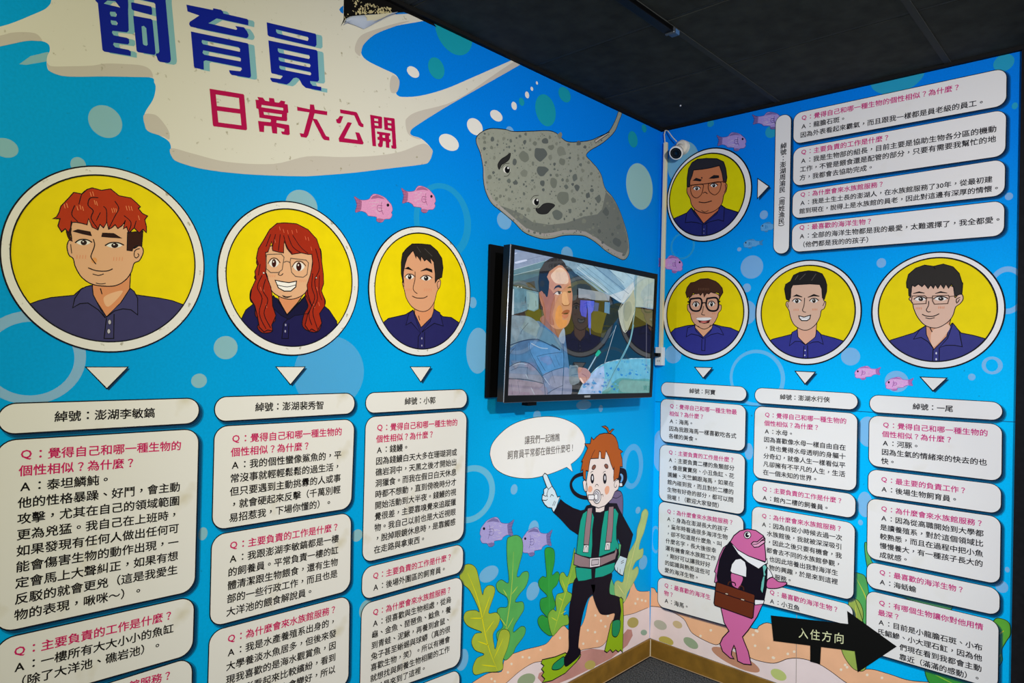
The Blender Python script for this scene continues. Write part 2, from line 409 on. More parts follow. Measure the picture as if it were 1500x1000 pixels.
for b in [(683,480,717,547),(687,435,698,451),(822,361,839,384),(728,310,749,336),(741,185,753,201),(748,709,758,724),(774,762,789,786),(931,742,938,752),(771,852,790,879),(936,813,948,834),(668,950,686,982),(844,586,866,600),(877,593,883,603),(781,601,792,616),(702,828,730,853)]: bl(*b, c='#9cd8f0', a=.5)
for b in [(637,10,692,81),(627,84,651,116),(760,143,768,155),(784,138,814,185),(818,127,836,150),(920,192,934,216),(940,182,947,194)]: bl(*b, c=TEAL, a=.6)
bl(917,239,956,307, c='#a9d9cf', a=.75)
bl(-38,455,126,592, inner=(-20,471,109,579), c='#b7dcea', a=.5)
bl(606,268,690,380, inner=(614,276,680,370), c='#27b4e4', a=.55)
bl(652,681,725,766, inner=(660,690,717,757), c='#7fd6ee', a=.6)
bl(910,650,942,716, inner=(917,659,936,708), c='#6cc8fa', a=.6)
for b in [(596,97,614,114),(643,196,672,221),(684,173,707,198),(718,161,736,178),(749,149,757,161),(769,134,775,144),(777,127,781,133),(785,119,788,124)]: bl(*b, c='#e4e2de', a=1.0)
for b in [(1085,374,1118,408),(1088,415,1100,428),(1080,440,1108,475),(1232,509,1260,535),(1284,378,1298,392),(1296,543,1331,574),(1418,547,1429,557),(1256,610,1287,654),(1256,720,1278,757),(1257,761,1264,769),(1472,830,1479,838),(1458,850,1477,868),(1091,649,1103,673),(974,506,998,532),(1113,308,1125,321),(1080,362,1086,368),(1472,282,1484,293),(956,630,978,690)]: br(*b)
br(978,207,1024,270, c='#9fe0d8', a=.5)
for b in [(1036,176,1046,186),(1121,183,1140,202),(1275,85,1355,138),(1455,79,1486,105),(1482,150,1491,160)]: br(*b, c='#35bfc8', a=.55)
br(982,340,1018,380, inner=(985,343,1015,377), c='#3cc0e8', a=.5)
br(1069,512,1150,595, inner=(1073,517,1144,590), c='#7fd6fa', a=.6)
br(1438,522,1469,548, inner=(1444,526,1462,544)); br(1446,390,1505,460, inner=(1453,398,1498,452))
br(953,770,968,810, inner=(956,774,966,806), c='#7fd6fa', a=.6)
br(1160,690,1240,730, c='#7fd6fa', a=.0001) if False else None
# leaf-shaped highlight on the left
mb = MB(); L1.fill(mb, [(28,94),(45,82),(58,79),(70,76),(74,80),(68,90),(50,93),(38,95)], film(PALE, .55), .2); mb.build('highlight', wall_left)

# white splash behind the title
mb = MB()
SPL = [(-60,45),(0,39),(49,21),(70,10),(76,-6),(80,-60),(300,-160),(640,-60),(660,20),(618,31),(580,38),(550,50),(533,65),(529,77),(537,88),(560,100),(580,110),(585,123),(580,134),(583,140),(592,142),(617,140),(653,130),(693,113),(743,91),(762,82),(770,90),(758,97),(700,130),(653,157),(613,182),(602,191),(603,198),(617,203),(630,215),(633,225),(628,237),(617,241),(567,247),(517,253),(467,257),(433,258),(360,255),(300,248),(263,238),(252,230),(251,222),(248,208),(233,198),(217,192),(212,183),(212,166),(224,146),(228,130),(226,121),(218,113),(156,112),(99,112),(76,106),(69,98),(69,83),(73,74),(71,65),(60,60),(39,60),(0,68),(-60,80)]
SPLW = speckled('#d9d6cc', name='splash_white_print')
L1.fill(mb, SPL, SPLW, 1, True)
for q in [[(-60,62),(0,52),(16,48),(36,47),(52,49),(60,56),(60,60),(39,60),(0,68),(-60,80)],
          [(69,92),(76,97),(104,97),(135,96),(156,93),(187,94),(208,96),(220,102),(224,112),(218,113),(156,112),(99,112),(76,106),(70,99)],
          [(211,168),(227,168),(238,178),(247,192),(248,204),(240,200),(233,198),(217,192),(212,183)],
          [(251,217),(283,225),(333,237),(400,240),(450,229),(500,230),(550,228),(587,222),(613,212),(624,211),(633,219),(633,226),(628,237),(617,241),(567,247),(517,253),(467,257),(433,258),(360,255),(300,248),(263,238),(252,230)],
          [(594,180),(597,172),(613,163),(667,147),(733,103),(756,88),(762,82),(768,90),(758,97),(700,130),(653,157),(613,182),(602,191),(603,198),(617,203),(610,203),(598,196)],
          [(572,116),(576,110),(585,118),(582,134),(574,136),(571,128)], [(522,62),(532,50),(560,40),(585,33),(600,31),(580,38),(550,50),(533,65),(529,77),(527,82),(520,75)]]:
    L1.fill(mb, q, GREYW, 1.5, True)
splash = tag(mb.build('title_splash', clip=clipw(LW), org=LW.w(LW.px(420,180))), 'large white milk-like splash with grey edges behind the title on the left mural', 'mural splash')
mb = MB(); L1.fill(mb, [(503,8),(499,11),(497,14),(499,18),(503,20)], '#0d78d8', 2); L1.fill(mb, [(577,19),(583,17),(595,17),(600,20),(580,21)], '#0d78d8', 2); mb.build('blue_gap', splash, clip=clipw(LW))

# torn corner of the wallpaper at the ceiling
mb = MB(); L1.fill(mb, [(503.5,-30),(503.5,28),(499,39),(506,28),(513,24),(530,22.5),(555,21),(575,19),(592,18),(600,21),(640,40),(560,-60)], mat('#0d0c0c', rough=.9, noise=.3, nscale=80), 2.5)
torn = tag(mb.build('torn_patch', org=LW.w(LW.px(530,10)), clip=clipw(LW)), 'bare black wall patch with dried glue where the mural paper tore off under the ceiling', 'torn patch')
mb = MB(); GLUE = mat('#c9bd94', rough=.9); rr = random.Random(3)
for i in range(150):
    t = rr.random(); x = 516+t*58; lo = -2+t*15; hi = 21-t*2
    y = rr.uniform(lo, hi) if rr.random() < .7 else hi-rr.random()*4
    if i < 6: x, y = rr.uniform(504, 510), rr.uniform(18, 28)
    r = rr.uniform(.5, 1.5)*(1 if i > 6 else .6)
    c = LW.w(LW.px(x, y), .002); rad = r*.0024
    V = [c+Vector((rad*rr.uniform(.6,1.3)*math.cos(a), 0, rad*rr.uniform(.6,1.5)*math.sin(a))) for a in [k*math.pi/3 for k in range(6)]]
    T = c+Vector((0, -rad*.9, 0)); mb.add(V+[T], [(k, (k+1)%6, 6) for k in range(6)], GLUE)
tag(mb.build('glue_crumbs', torn, clip=clipw(LW)), kind='stuff')
# the paper that peeled off, folded over and hanging
mb = MB(); PAP = mat('#b9c4dc', rough=.5); PAP2 = mat('#cfc9b0', rough=.7)
def strip(cols, mt, hs):
    vs = []
    for c in cols:
        for k, (x, y) in enumerate(c): vs.append(LW.w(LW.px(x, y), hs[k]))
    n = len(cols[0]); mb.add(vs, [(i*n+k, (i+1)*n+k, (i+1)*n+k+1, i*n+k+1) for i in range(len(cols)-1) for k in range(n-1)], mt)
strip([[(502,34),(504,31),(503,34),(501,38)],[(507,27),(511,27),(512,31),(508,34)],[(515,24),(519,25),(522,32),(518,37)],[(526,23),(530,25),(533,34),(532,43)],[(540,22),(543,25),(545,32),(542,38)],[(556,21),(556,23),(555,27),(553,32)],[(568,20),(569,21),(567,23),(563,26)],[(580,18.5),(580,19),(578,20),(576,21)]], PAP, [.004,.012,.014,.003])
strip([[(530,24.5),(533,28),(534,34)],[(543,23.5),(545,28),(545,33)],[(557,22),(557,25),(555,29)],[(572,20),(570,21),(568,23)]], PAP2, [.0135,.016,.013])
mb.build('folded_flap', torn, smooth=True)

# --- sea floor, left wall (crop at 660,760 x.24)
S = Pic(LW, 660, 760, .24); Hc = Pic(RW, 950, 730, .27); K = Pic(RW, 1100, 700, .3); Bc = Pic(RW, 900, 880, .17333); Bl = Pic(LW, 900, 880, .17333); N = Pic(RW, 1240, 840, .17333)
PEACH, LAV, INK = mat('#f0b890', noise=.06, nscale=12), mat('#ead8d8', noise=.05, nscale=9), '#20141a'
mb = MB()
top = [(60,1060),(130,1000),(230,940),(310,930),(325,870),(350,828),(385,820),(460,795),(560,770),(600,745),(660,660),(690,648),(730,680),(790,660),(820,600),(850,480),(900,470),(940,520),(1000,560),(1050,520),(1090,450),(1110,370),(1140,435),(1207,440)]
low = [(260,1060),(340,1000),(420,930),(500,880),(560,868),(640,860),(720,840),(800,800),(860,788),(930,770),(990,680),(1040,600),(1120,575),(1205,540)]
tops = smooth_closed(top, 4, False); lows = smooth_closed(low, 4, False)
S.fill(mb, tops+[(1215,440),(1215,800),(1215,1100),(0,1400),(-200,1300)], PEACH, 2); S.line(mb, tops, .8, INK, 2.5)
S.fill(mb, lows+[(1215,540),(1215,1000),(0,1500),(-100,1400)], LAV, 3); S.line(mb, lows, .8, INK, 3.5)
S.fill(mb, [(540,940),(620,905),(700,880),(800,805),(860,790),(940,800),(1040,720),(1080,672),(1105,675),(1112,710),(1080,770),(980,850),(860,910),(740,970),(640,1010),(560,1000),(532,970)], mat('#c48d84', noise=.15, nscale=10), 4, smooth=False)
S.fill(mb, S.ell(818,862,885,918,rot=-.3), '#b9a85e', 4.4); S.fill(mb, S.ell(405,945,520,1020,rot=-.4), '#98a684', 4.4)
Bl.fill(mb, Bl.ell(108,138,205,226,rot=-.4), '#b3a45f', 4.4); Bl.fill(mb, Bl.ell(222,242,276,290), '#92ac98', 4.4)
for x, y in [(550,798),(480,845),(440,842),(372,884),(350,935),(270,990),(250,975),(884,588),(918,620),(960,590),(945,655),(882,690),(838,678),(668,725),(1142,488),(1168,495),(1190,500),(1128,515),(895,745),(810,760)]:
    S.fill(mb, S.ell(x-7,y-8,x+7,y+8,10), '#f0dfc8', 3 if y < 900 or x < 300 else 3)
mb.build('sea_floor', wall_left, clip=clipw(LW))
mb = MB()
rt = smooth_closed([(-10,484),(30,486),(60,520),(200,560),(400,640),(570,705),(600,690),(640,673),(690,690),(760,740),(860,740),(950,760),(1030,800),(1073,842),(1100,868),(1130,905)], 3, False)
Hc.fill(mb, rt+[(1130,1400),(-10,1400)], PEACH, 2); Hc.line(mb, rt, .8, INK, 2.5)
nt_ = [(-60,640),(0,690),(60,760),(110,815),(170,806),(240,812),(320,835),(400,860),(480,888),(560,905),(690,915),(900,935),(1300,1000),(1500,1060)]
ns = smooth_closed(nt_, 3, False); N.fill(mb, ns+[(1500,1500),(-60,1300)], PEACH, 2.2); N.line(mb, ns[9:], .8, INK, 2.6)
rl = smooth_closed([(-5,584),(50,587),(95,600),(130,615),(190,652),(215,695),(240,732),(310,772),(365,793),(400,785),(470,815),(555,865),(620,885),(680,893),(725,880),(750,870),(800,865),(860,874),(930,900),(1000,945),(1060,990),(1200,1080)], 3, False)
Hc.fill(mb, rl+[(1300,1500),(-5,1400)], LAV, 3); Hc.line(mb, rl, .8, INK, 3.5)
for e, c in [((330,165,446,240,.45),'#b2b2a2'),((490,170,576,228,.5),'#cbb58c'),((372,302,502,372,.35),'#b9ab55'),((575,318,717,392,.6),'#97a88a'),((1315,580,1460,665,.5),'#bcc77a'),((800,440,1250,550,.45),'#c08a70')]:
    Bc.fill(mb, Bc.ell(*e[:4], 24, e[4]), c, 4)
for P_, pts in ((Hc, [(228,642),(282,745),(338,714),(578,798),(650,810),(590,720),(790,830),(675,862)]), (K, [(25,745),(10,765),(85,830),(112,878),(180,858),(460,912),(440,935)]), (N, [(175,855),(300,880),(5,790)])):
    for x, y in pts: P_.fill(mb, P_.ell(x-8/P_.s*.25,y-8/P_.s*.25,x+8/P_.s*.25,y+8/P_.s*.25,10), '#f0dfc8', 3.2 if P_ is not Hc else 2.8)
mb.build('sea_floor', wall_right, clip=clipw(RW))
# printing seams
mb = MB(); R1.line(mb, [(960,588),(1100,594),(1256,602),(1488,618)], .7, '#0a4d7c', 5.2); mb.build('paper_seam', wall_right)
mb = MB(); R1.line(mb, [(1167,897),(1166,1010)], .7, '#9a8f88', 5.2); mb.build('paper_seam', wall_right, clip=clipw(RW))

# --- seaweed
def weed(P, name_, label, pts, col, veins, lay, vc='#c9cf4e', ow=.8, oc='#1f3a12', w=1.5, grp=None):
    mb = MB(); P.fill(mb, pts, mat(col, noise=.12, nscale=14), lay, True, ow=ow, oc=oc)
    c = P.P.w(P.uv([pts[len(pts)//2]], 0)[0])
    o = tag(mb.build(name_, org=c, clip=clipw(P.P)), label, 'seaweed')
    mb = MB()
    for v in veins: P.line(mb, v, w, vc, lay+.5, True, taper=True)
    if veins: mb.build('leaf_veins', o, clip=clipw(P.P))
    return o
weed(S,'seaweed','printed green seaweed frond with rounded lobes, behind the yellow-green one at the left end',[(345,130),(370,105),(410,100),(438,130),(440,200),(420,280),(405,345),(420,350),(440,325),(470,320),(478,350),(460,410),(420,460),(395,505),(440,505),(448,550),(420,600),(390,650),(385,690),(430,655),(457,665),(450,710),(400,780),(380,822),(330,860),(300,780),(280,700),(320,650),(285,570),(300,540),(345,535),(345,480),(290,440),(280,395),(310,370),(355,385),(345,250)],'#59ab58',[[(385,200),(370,450),(340,660),(320,800)],[(345,470),(322,430)],[(372,460),(410,410)],[(345,660),(300,600)],[(335,690),(385,600)]],5.0,'#b7c94a')
weed(S,'seaweed','printed yellow-green seaweed frond, leftmost on the left wall beside the text panels',[(55,335),(80,285),(120,275),(155,300),(175,370),(195,460),(205,430),(230,405),(265,412),(270,450),(240,540),(235,575),(280,570),(302,600),(290,650),(260,700),(265,760),(275,790),(300,690),(335,672),(362,700),(350,780),(320,860),(320,910),(290,930),(215,935),(150,950),(135,910),(160,850),(205,825),(150,800),(128,750),(150,700),(190,690),(110,655),(80,610),(95,565),(150,555),(175,560),(120,440),(70,390)],'#a9b83c',[[(105,330),(170,500),(225,760),(285,920)],[(195,600),(240,470)],[(200,605),(120,605)],[(215,690),(265,620)],[(235,770),(165,745)],[(265,850),(320,730)],[(280,900),(190,890)]],5.6,'#e3d813')
weed(S,'seaweed','printed dark green seaweed frond in the middle of the left wall',[(575,190),(600,172),(632,190),(635,260),(620,340),(650,320),(666,345),(650,400),(620,440),(640,520),(620,580),(625,690),(605,712),(560,680),(535,640),(535,605),(560,585),(590,600),(550,550),(550,490),(590,470),(545,420),(537,380),(560,350),(585,350),(580,270)],'#2f9a3e',[[(605,230),(600,400),(605,600)]],5.0,'#3fa84a')
weed(S,'seaweed','printed lime green seaweed frond just left of the diver',[(757,175),(765,250),(768,370),(720,400),(715,440),(738,455),(738,490),(700,540),(690,585),(715,585),(720,640),(680,655),(640,700),(620,710),(600,640),(597,580),(625,550),(645,560),(640,500),(650,460),(680,450),(690,440),(665,380),(670,335),(690,325),(715,350),(740,260)],'#86b843',[[(745,300),(705,440),(665,570),(630,690)],[(690,500),(660,480)],[(705,440),(680,370)],[(650,620),(615,600)],[(670,580),(705,560)]],5.4,'#c6cf3a')
weed(S,'seaweed','printed green seaweed piece behind the diver, under the gloved hand at the hip',[(1020,150),(1050,170),(1030,250),(985,300),(980,350),(1010,440),(1005,470),(975,460),(970,400),(985,180)],'#64bb7c',[],5.0)
weed(S,'seaweed','printed pale yellow-green seaweed frond between the diver and the room corner',[(1130,130),(1140,60),(1160,0),(1168,-40),(1190,-62),(1206,-40),(1200,0),(1180,80),(1160,130),(1150,185),(1175,180),(1170,230),(1130,260),(1110,310),(1140,290),(1145,330),(1110,400),(1080,450),(1060,505),(1010,480),(1000,400),(1020,375),(1050,385),(1060,330),(1060,240),(1090,200)],'#b3c67c',[[(1165,30),(1110,230),(1070,420)],[(1100,240),(1075,290)],[(1060,460),(1020,400)]],5.4,'#d8d88a',oc='#7d9a52')
weed(K,'seaweed','printed green seaweed between the second and third text columns of the right wall',[(500,470),(530,465),(560,485),(575,560),(580,640),(560,720),(530,650),(500,560)],'#56ad5e',[[(515,490),(560,580),(575,660)]],5.0,'#b7c94a')
weed(K,'seaweed','printed olive seaweed behind the head of the black arrow on the right wall',[(480,590),(520,595),(545,640),(545,700),(510,800),(560,900),(550,940),(500,930),(450,860),(440,790),(470,700)],'#9fb556',[[(510,620),(520,760)]],5.2,'#d3cf4a')
weed(K,'seaweed','printed pale green seaweed peeping above the lowest panels of the right wall',[(555,320),(575,330),(600,420),(720,460),(800,500),(960,560),(980,640),(900,640),(740,580),(600,520),(565,420)],'#5fae62',[],5.0,'#b7c94a')
weed(K,'seaweed','printed round green seaweed lobe at the right end of the right wall',[(1190,690),(1230,688),(1262,710),(1268,760),(1245,800),(1225,840),(1228,890),(1205,920),(1180,900),(1170,760)],'#63b23c',[[(1200,770),(1235,745)],[(1205,880),(1222,860)]],5.0,'#e3d813')
weed(K,'seaweed','printed green seaweed under the lowest right text panel',[(850,925),(880,915),(1000,950),(1180,1000),(1180,1080),(1000,1080),(900,1030),(860,980)],'#3c9a3c',[[(900,960),(1000,1010)]],5.0,'#8fc43a')

# ------------------------------------------------------------------ fish
FB = [(0,0),(.16,.13),(.37,.11),(.44,-.02),(.52,-.10),(.66,-.06),(.80,.04),(.88,.16),(.97,.32),(1,.52),(.97,.62),(.99,.72),(.93,.86),(.80,.88),(.74,.98),(.66,1.0),(.58,.93),(.58,.80),(.45,.76),(.36,.74),(.31,.64),(.18,.56),(.03,.60),(.07,.30)]
def fish(P, b, col, ink, label, flip=False, grp=None, cat='fish', a=1.0, shear=0.0):
    x0, y0, x1, y1 = b; W_, H_ = x1-x0, y1-y0
    T = lambda q: [((x1-x*W_) if flip else (x0+x*W_), y0+(y*.9+.09)*H_+shear*(x-.5)*H_) for x, y in q]
    c = P.P.w(P.uv([((x0+x1)/2, (y0+y1)/2)], 0)[0])
    mb = MB(); P.fill(mb, T(FB), mat(col, noise=.12, nscale=300, alpha=a), 2, True, ow=.55, oc=ink)
    o = tag(mb.build('printed_fish', org=c, clip=clipw(P.P)), label, cat, grp)
    for nm, pts in (('dorsal_fin', [(.42,.10),(.48,-.02),(.60,-.07),(.74,.02),(.80,.10),(.62,.06)]), ('tail_fin', [(0,0),(.16,.13),(.20,.18),(.18,.5),(.14,.57),(.03,.60),(.07,.30)]), ('belly_fin', [(.58,.86),(.66,.84),(.78,.88),(.72,.98),(.66,1.0),(.58,.93)])):
        mb = MB(); P.fill(mb, T(pts), mat(ink, alpha=.35), 2.6)
        if nm == 'tail_fin':
            for k in range(4): P.line(mb, T([(.03, .12+k*.12), (.16, .18+k*.09)]), .3, ink, 2.9)
        mb.build(nm, o, clip=clipw(P.P))
    mb = MB(); P.line(mb, T([(.72,.20),(.70,.45),(.76,.70)]), .6, ink, 3, True)
    P.line(mb, T([(.74,.36),(.62,.34),(.60,.50),(.66,.58),(.74,.54)]), .6, ink, 3, True); P.line(mb, T([(.74,.45),(.63,.44)]), .5, ink, 3)
    mb.build('gill_mark', o)
    mb = MB(); e = T([(.88,.33)])[0]; r = .035*W_; P.fill(mb, P.ell(e[0]-r, e[1]-r*1.2, e[0]+r, e[1]+r*1.2, 12), '#1a1020', 3); mb.build('eye', o)
    if W_ > 30:
        mb = MB(); fr = random.Random(int(x0))
        for i in range(26):
            u_, v_ = fr.uniform(.34,.70), fr.uniform(.14,.74)
            P.line(mb, T([(u_,v_),(u_+.025,v_+.02),(u_+.05,v_),(u_+.075,v_+.02)]), .35, mat('#efe4f0', alpha=.7), 2.8)
        tag(mb.build('scale_marks', o, clip=clipw(P.P)), kind='stuff')
    return o
PK, PKI = '#dd97c4', '#7a2560'
fish(L1, (519,284,575,326), PK, PKI, 'left one of the two pink fish left of the stingray', grp='printed fish')
fish(L1, (588,272,638,312), PK, PKI, 'right one of the two pink fish left of the stingray', grp='printed fish')
fish(L1, (703,757,753,801), '#a9a0d8', '#3d2f7a', 'left one of the two lavender fish below the speech bubble', flip=True, grp='printed fish')
fish(L1, (764,772,809,815), '#a9a0d8', '#3d2f7a', 'smaller lavender printed fish just left of the diver vest', flip=True, grp='printed fish')
fish(R1, (1102,164,1147,190), '#a594d4', '#43307e', 'lilac printed fish partly covered by the tall vertical name plate', grp='printed fish', shear=-.12)
fish(R1, (1050,194,1093,222), '#a594d4', '#43307e', 'lilac printed fish just above the portrait of the man with tinted glasses', grp='printed fish', shear=-.12)
fish(R1, (963,374,1000,400), '#cf97d4', '#8a4a9a', 'pink printed fish half hidden by the white cable trunking', grp='printed fish')
fish(R1, (1252,536,1290,556), '#e2a8e0', '#a04aa8', 'left one of the two pink printed fish near the rightmost triangle', flip=True, grp='printed fish')
fish(R1, (1297,552,1338,572), '#e2a8e0', '#a04aa8', 'pink printed fish in front of a pale bubble beside the rightmost triangle', flip=True, grp='printed fish')
fish(R1, (1114,325,1140,340), '#6fb9ea', '#2f86c4', 'pale blue faint fish, upper one left of the tall vertical name plate', flip=True, grp='printed fish', a=.7)
fish(R1, (1089,350,1118,364), '#6fb9ea', '#2f86c4', 'pale blue faint fish, lower one right of the bespectacled man portrait', flip=True, grp='printed fish', a=.7)

# ------------------------------------------------------------------ stingray (crop at 680,150 x.25)
G = Pic(LW, 680, 150, .25)
RAY = [(155,153),(240,158),(290,170),(400,168),(490,165),(540,180),(600,228),(680,230),(745,220),(790,200),(845,172),(875,125),(893,85),(905,52),(924,62),(905,115),(885,165),(850,205),(800,245),(740,280),(715,310),(740,340),(780,385),(805,430),(825,500),(870,555),(905,620),(935,700),(958,780),(967,850),(962,895),(935,922),(890,905),(830,870),(770,820),(710,785),(650,777),(580,780),(520,795),(470,800),(420,790),(350,760),(290,700),(220,640),(160,590),(125,520),(112,450),(110,380),(95,300),(72,240),(72,205),(100,175)]
mb = MB(); G.fill(mb, RAY, mat('#969a8e', noise=.06, nscale=60), 1, True, ow=1.2)
ray = tag(mb.build('printed_stingray', org=LW.w(G.uv([(500,480)],0)[0]), clip=clipw(LW)), 'large grey spotted cartoon stingray above the television on the left wall', 'stingray')
mb = MB(); G.fill(mb, [(122,470),(150,560),(200,600),(250,617),(330,650),(400,700),(500,717),(600,705),(700,668),(780,655),(808,625),(830,525),(870,560),(905,625),(933,700),(955,785),(962,850),(945,893),(900,878),(840,845),(770,800),(710,768),(650,757),(580,760),(520,773),(470,778),(420,768),(355,740),(290,683),(222,622),(165,572),(133,515)], '#717670', 1.4)
mb.build('belly_band', ray)
mb = MB(); G.fill(mb, [(935,915),(890,898),(830,860),(770,808),(710,773),(650,762),(580,766),(520,780),(470,785),(420,776),(350,748),(290,692),(220,632),(162,580),(130,520),(115,450),(113,380),(98,300),(80,245),(76,210),(90,260),(104,300),(120,380),(124,450),(138,515),(170,570),(225,617),(295,677),(358,733),(422,758),(470,768),(520,762),(580,748),(650,746),(712,757),(775,792),(835,838),(895,872),(940,886)], '#a39e9b', 1.7); mb.build('rim_highlight', ray)
mb = MB(); G.fill(mb, [(765,222),(800,200),(852,172),(838,190),(800,215),(770,238)], '#b6b1aa', 1.8, ow=.9); mb.build('tail_barb', ray)
mb = MB(); rr = random.Random(11)
def inside(p, poly):
    c = False; j = len(poly)-1
    for i in range(len(poly)):
        if (poly[i][1] > p[1]) != (poly[j][1] > p[1]) and p[0] < (poly[j][0]-poly[i][0])*(p[1]-poly[i][1])/(poly[j][1]-poly[i][1])+poly[i][0]: c = not c
        j = i
    return c
big = [(350,320,38),(445,300,48),(462,398,38),(350,418,28),(525,472,32),(585,555,40),(570,285,32),(575,345,26),(650,440,22),(660,500,20),(785,565,24),(830,640,26),(545,660,34),(475,228,22),(508,262,18),(505,320,18),(640,575,20),(460,470,20),(415,240,16),(355,232,14),(403,358,14),(295,350,20),(262,460,18),(895,815,30),(905,730,16),(335,668,16),(148,437,18),(165,215,20),(560,195,20),(725,545,20),(375,630,16),(598,495,16),(300,470,18),(700,695,18),(620,635,14),(745,650,10),(670,240,18),(695,400,14)]
sp = list(big)
for i in range(2600):
    if len(sp) > 420: break
    x, y = rr.uniform(80,960), rr.uniform(160,910); r = rr.choice([2.5,3,4,5,6,8,10,12])
    if not inside((x,y), RAY) or not all(inside((x+a*r*1.6, y+b*r*1.6), RAY) for a, b in ((1,0),(-1,0),(0,1),(0,-1))): continue
    if any((x-q[0])**2+(y-q[1])**2 < (r+q[2])**2*1.05 for q in sp) or (x-240)**2+(y-370)**2 < 5000 or (x-440)**2+(y-600)**2 < 6500: continue
    sp.append((x,y,r))
for x, y, r in sp:
    n = 8 if r > 12 else 6; el = rr.uniform(.65, 1.0); a0 = rr.random()*6
    pts = [(x+r*rr.uniform(.6,1.15)*math.cos(a0+k*2*math.pi/n)*el, y+r*rr.uniform(.6,1.15)*math.sin(a0+k*2*math.pi/n)) for k in range(n)]
    G.fill(mb, pts, rr.choice(['#5c6260','#74796f','#7f8378','#666d68']), 2, True)
tag(mb.build('skin_spots', ray), kind='stuff')
for nm, brow, cx, cy, pl in (('left', [(205,392),(197,365),(215,335),(245,315),(271,297),(265,330),(245,350),(220,365)], 250, 394, (214,388)), ('right', [(420,625),(440,618),(465,595),(500,590),(531,602),(510,625),(485,650),(450,653),(430,645)], 421, 582, (400,580))):
    mb = MB(); G.fill(mb, brow, '#2b2b2b', 3, True, ow=1); mb.build('eyebrow', ray)
    mb = MB(); G.fill(mb, G.ell(cx-22, cy-20, cx+20, cy+20), '#d8d8d2', 2.5); G.fill(mb, G.ell(cx-12, cy-20, cx+18, cy+20), '#0c0c0e', 3); G.fill(mb, G.ell(cx+2, cy-16, cx+12, cy-4), '#f2f2f2', 3.4)
    G.line(mb, [(cx-32,cy-10),(cx-15,cy-33),(cx+15,cy-38)], .8, INK, 3.2, True); G.line(mb, [(cx-17,cy+38),(cx+5,cy+36),(cx+20,cy+15)], .8, INK, 3.2, True)
    mb.build('eye', ray)

# ------------------------------------------------------------------ portraits
SK, SK2, NAVY, DK = '#e0ad86', '#d98f62', '#31305f', '#0b0a12'
def portrait(P, outer, inner, label, parts, ow=1.0, navy=NAVY, yellow='#ecd500'):
    q, qi = P.disc(*outer), P.disc(*inner)
    o = root('printed_portrait', P.P.w((q[0], q[1]), .001), label, 'portrait', 'round staff portraits')
    px = P.mpp((q[0], q[1]))*1.7*ow
    mb = MB(); P.discfill(mb, grow(q, px*.5), mat(DK), 1); P.discfill(mb, grow(q, -px*.5), mat(yellow, noise=.05, nscale=20), 1.5)
    mb.build('background_disc', o)
    clipn = qi
    plist = []
    for nm, shapes, lab in parts:
        if nm == 'eye': plist += [(nm, shapes[:4], lab), (nm, shapes[4:], lab)]
        elif nm in ('eyebrow', 'earring'): plist += [(nm if s_[3] != (395,497,405,507) else 'mole', [s_], lab) for s_ in shapes]
        else: plist.append((nm, shapes, lab))
    for nm, shapes, lab in plist:
        mb = MB()
        for s_ in shapes:
            k, lay, col, pts = s_[0], s_[1], s_[2], s_[3]; w_ = s_[4] if len(s_) > 4 else 0; sm = s_[5] if len(s_) > 5 else True
            if k == 'f': P.fill(mb, pts, mat(col, noise=.05, nscale=40) if nm in ('hair','shirt') else col, lay, sm, ow=w_*1.25, oc=DK)
            elif k == 'l': P.line(mb, pts, w_*1.2, col, lay, sm)
            elif k == 'e': P.fill(mb, P.ell(*pts), col, lay, False, ow=w_)
        oo = mb.build(nm, o, clip=None)
        if nm == 'shirt':                        # keep the shoulders inside the disc
            bm = bmesh.new(); bm.from_mesh(oo.data)
            for k in range(36):
                a = 2*math.pi*k/36
                co = P.P.w((qi[0]+(qi[2]+.002)*math.cos(a), qi[1]+(qi[3]+.002)*math.sin(a)), 0)-o.location
                no = P.P.u*(math.cos(a)/qi[2])+P.P.v*(math.sin(a)/qi[3])
                bmesh.ops.bisect_plane(bm, geom=bm.verts[:]+bm.edges[:]+bm.faces[:], plane_co=co, plane_no=no.normalized(), clear_outer=True)
            bm.to_mesh(oo.data); bm.free()
        if lab: oo['label'] = lab
    mb = MB()
    P.discfill(mb, grow(q, px*.6), mat(DK), 13, 96, grow(qi, -px*.6)); P.discfill(mb, grow(q, -px*.5), WHITE if P.P is LW else PANELW, 13.6, 96, grow(qi, px*.4))
    mb.build('rim', o)
    return o
f = lambda lay, col, pts, w=0, sm=True: ('f', lay, col, pts, w, sm)
l = lambda pts, w=1.0, col=DK, lay=9, sm=True: ('l', lay, col, pts, w, sm)
e = lambda lay, col, x0, y0, x1, y1, w=0: ('e', lay, col, (x0, y0, x1, y1), w)
def eye(cx, cy, w, h, iris='#2a1a18', lay=8, look=0, lid=1.0):
    return [f(lay, '#e8e4de', [(cx-w, cy), (cx-w*.4, cy-h*.8), (cx+w*.4, cy-h*.8), (cx+w, cy), (cx+w*.4, cy+h*.8), (cx-w*.4, cy+h*.8)]),
            e(lay+.6, iris, cx-w*.45+look, cy-h*.9, cx+w*.45+look, cy+h*.9), e(lay+1, '#f4f0ea', cx-w*.2+look, cy-h*.5, cx+w*.02+look, cy-h*.1),
            l([(cx-w*1.2, cy+h*.1), (cx-w*.5, cy-h*1.0), (cx+w*.5, cy-h*1.0), (cx+w*1.25, cy-h*.1)], lid, DK, lay+1.2)]
def blush(cx, cy, s=1.0, col='#dd8a62'):
    return [l([(cx+(k-1.5)*14*s, cy-9*s), (cx+(k-1.5)*14*s-2*s, cy+9*s)], .6, col, 7.5, False) for k in range(4)]
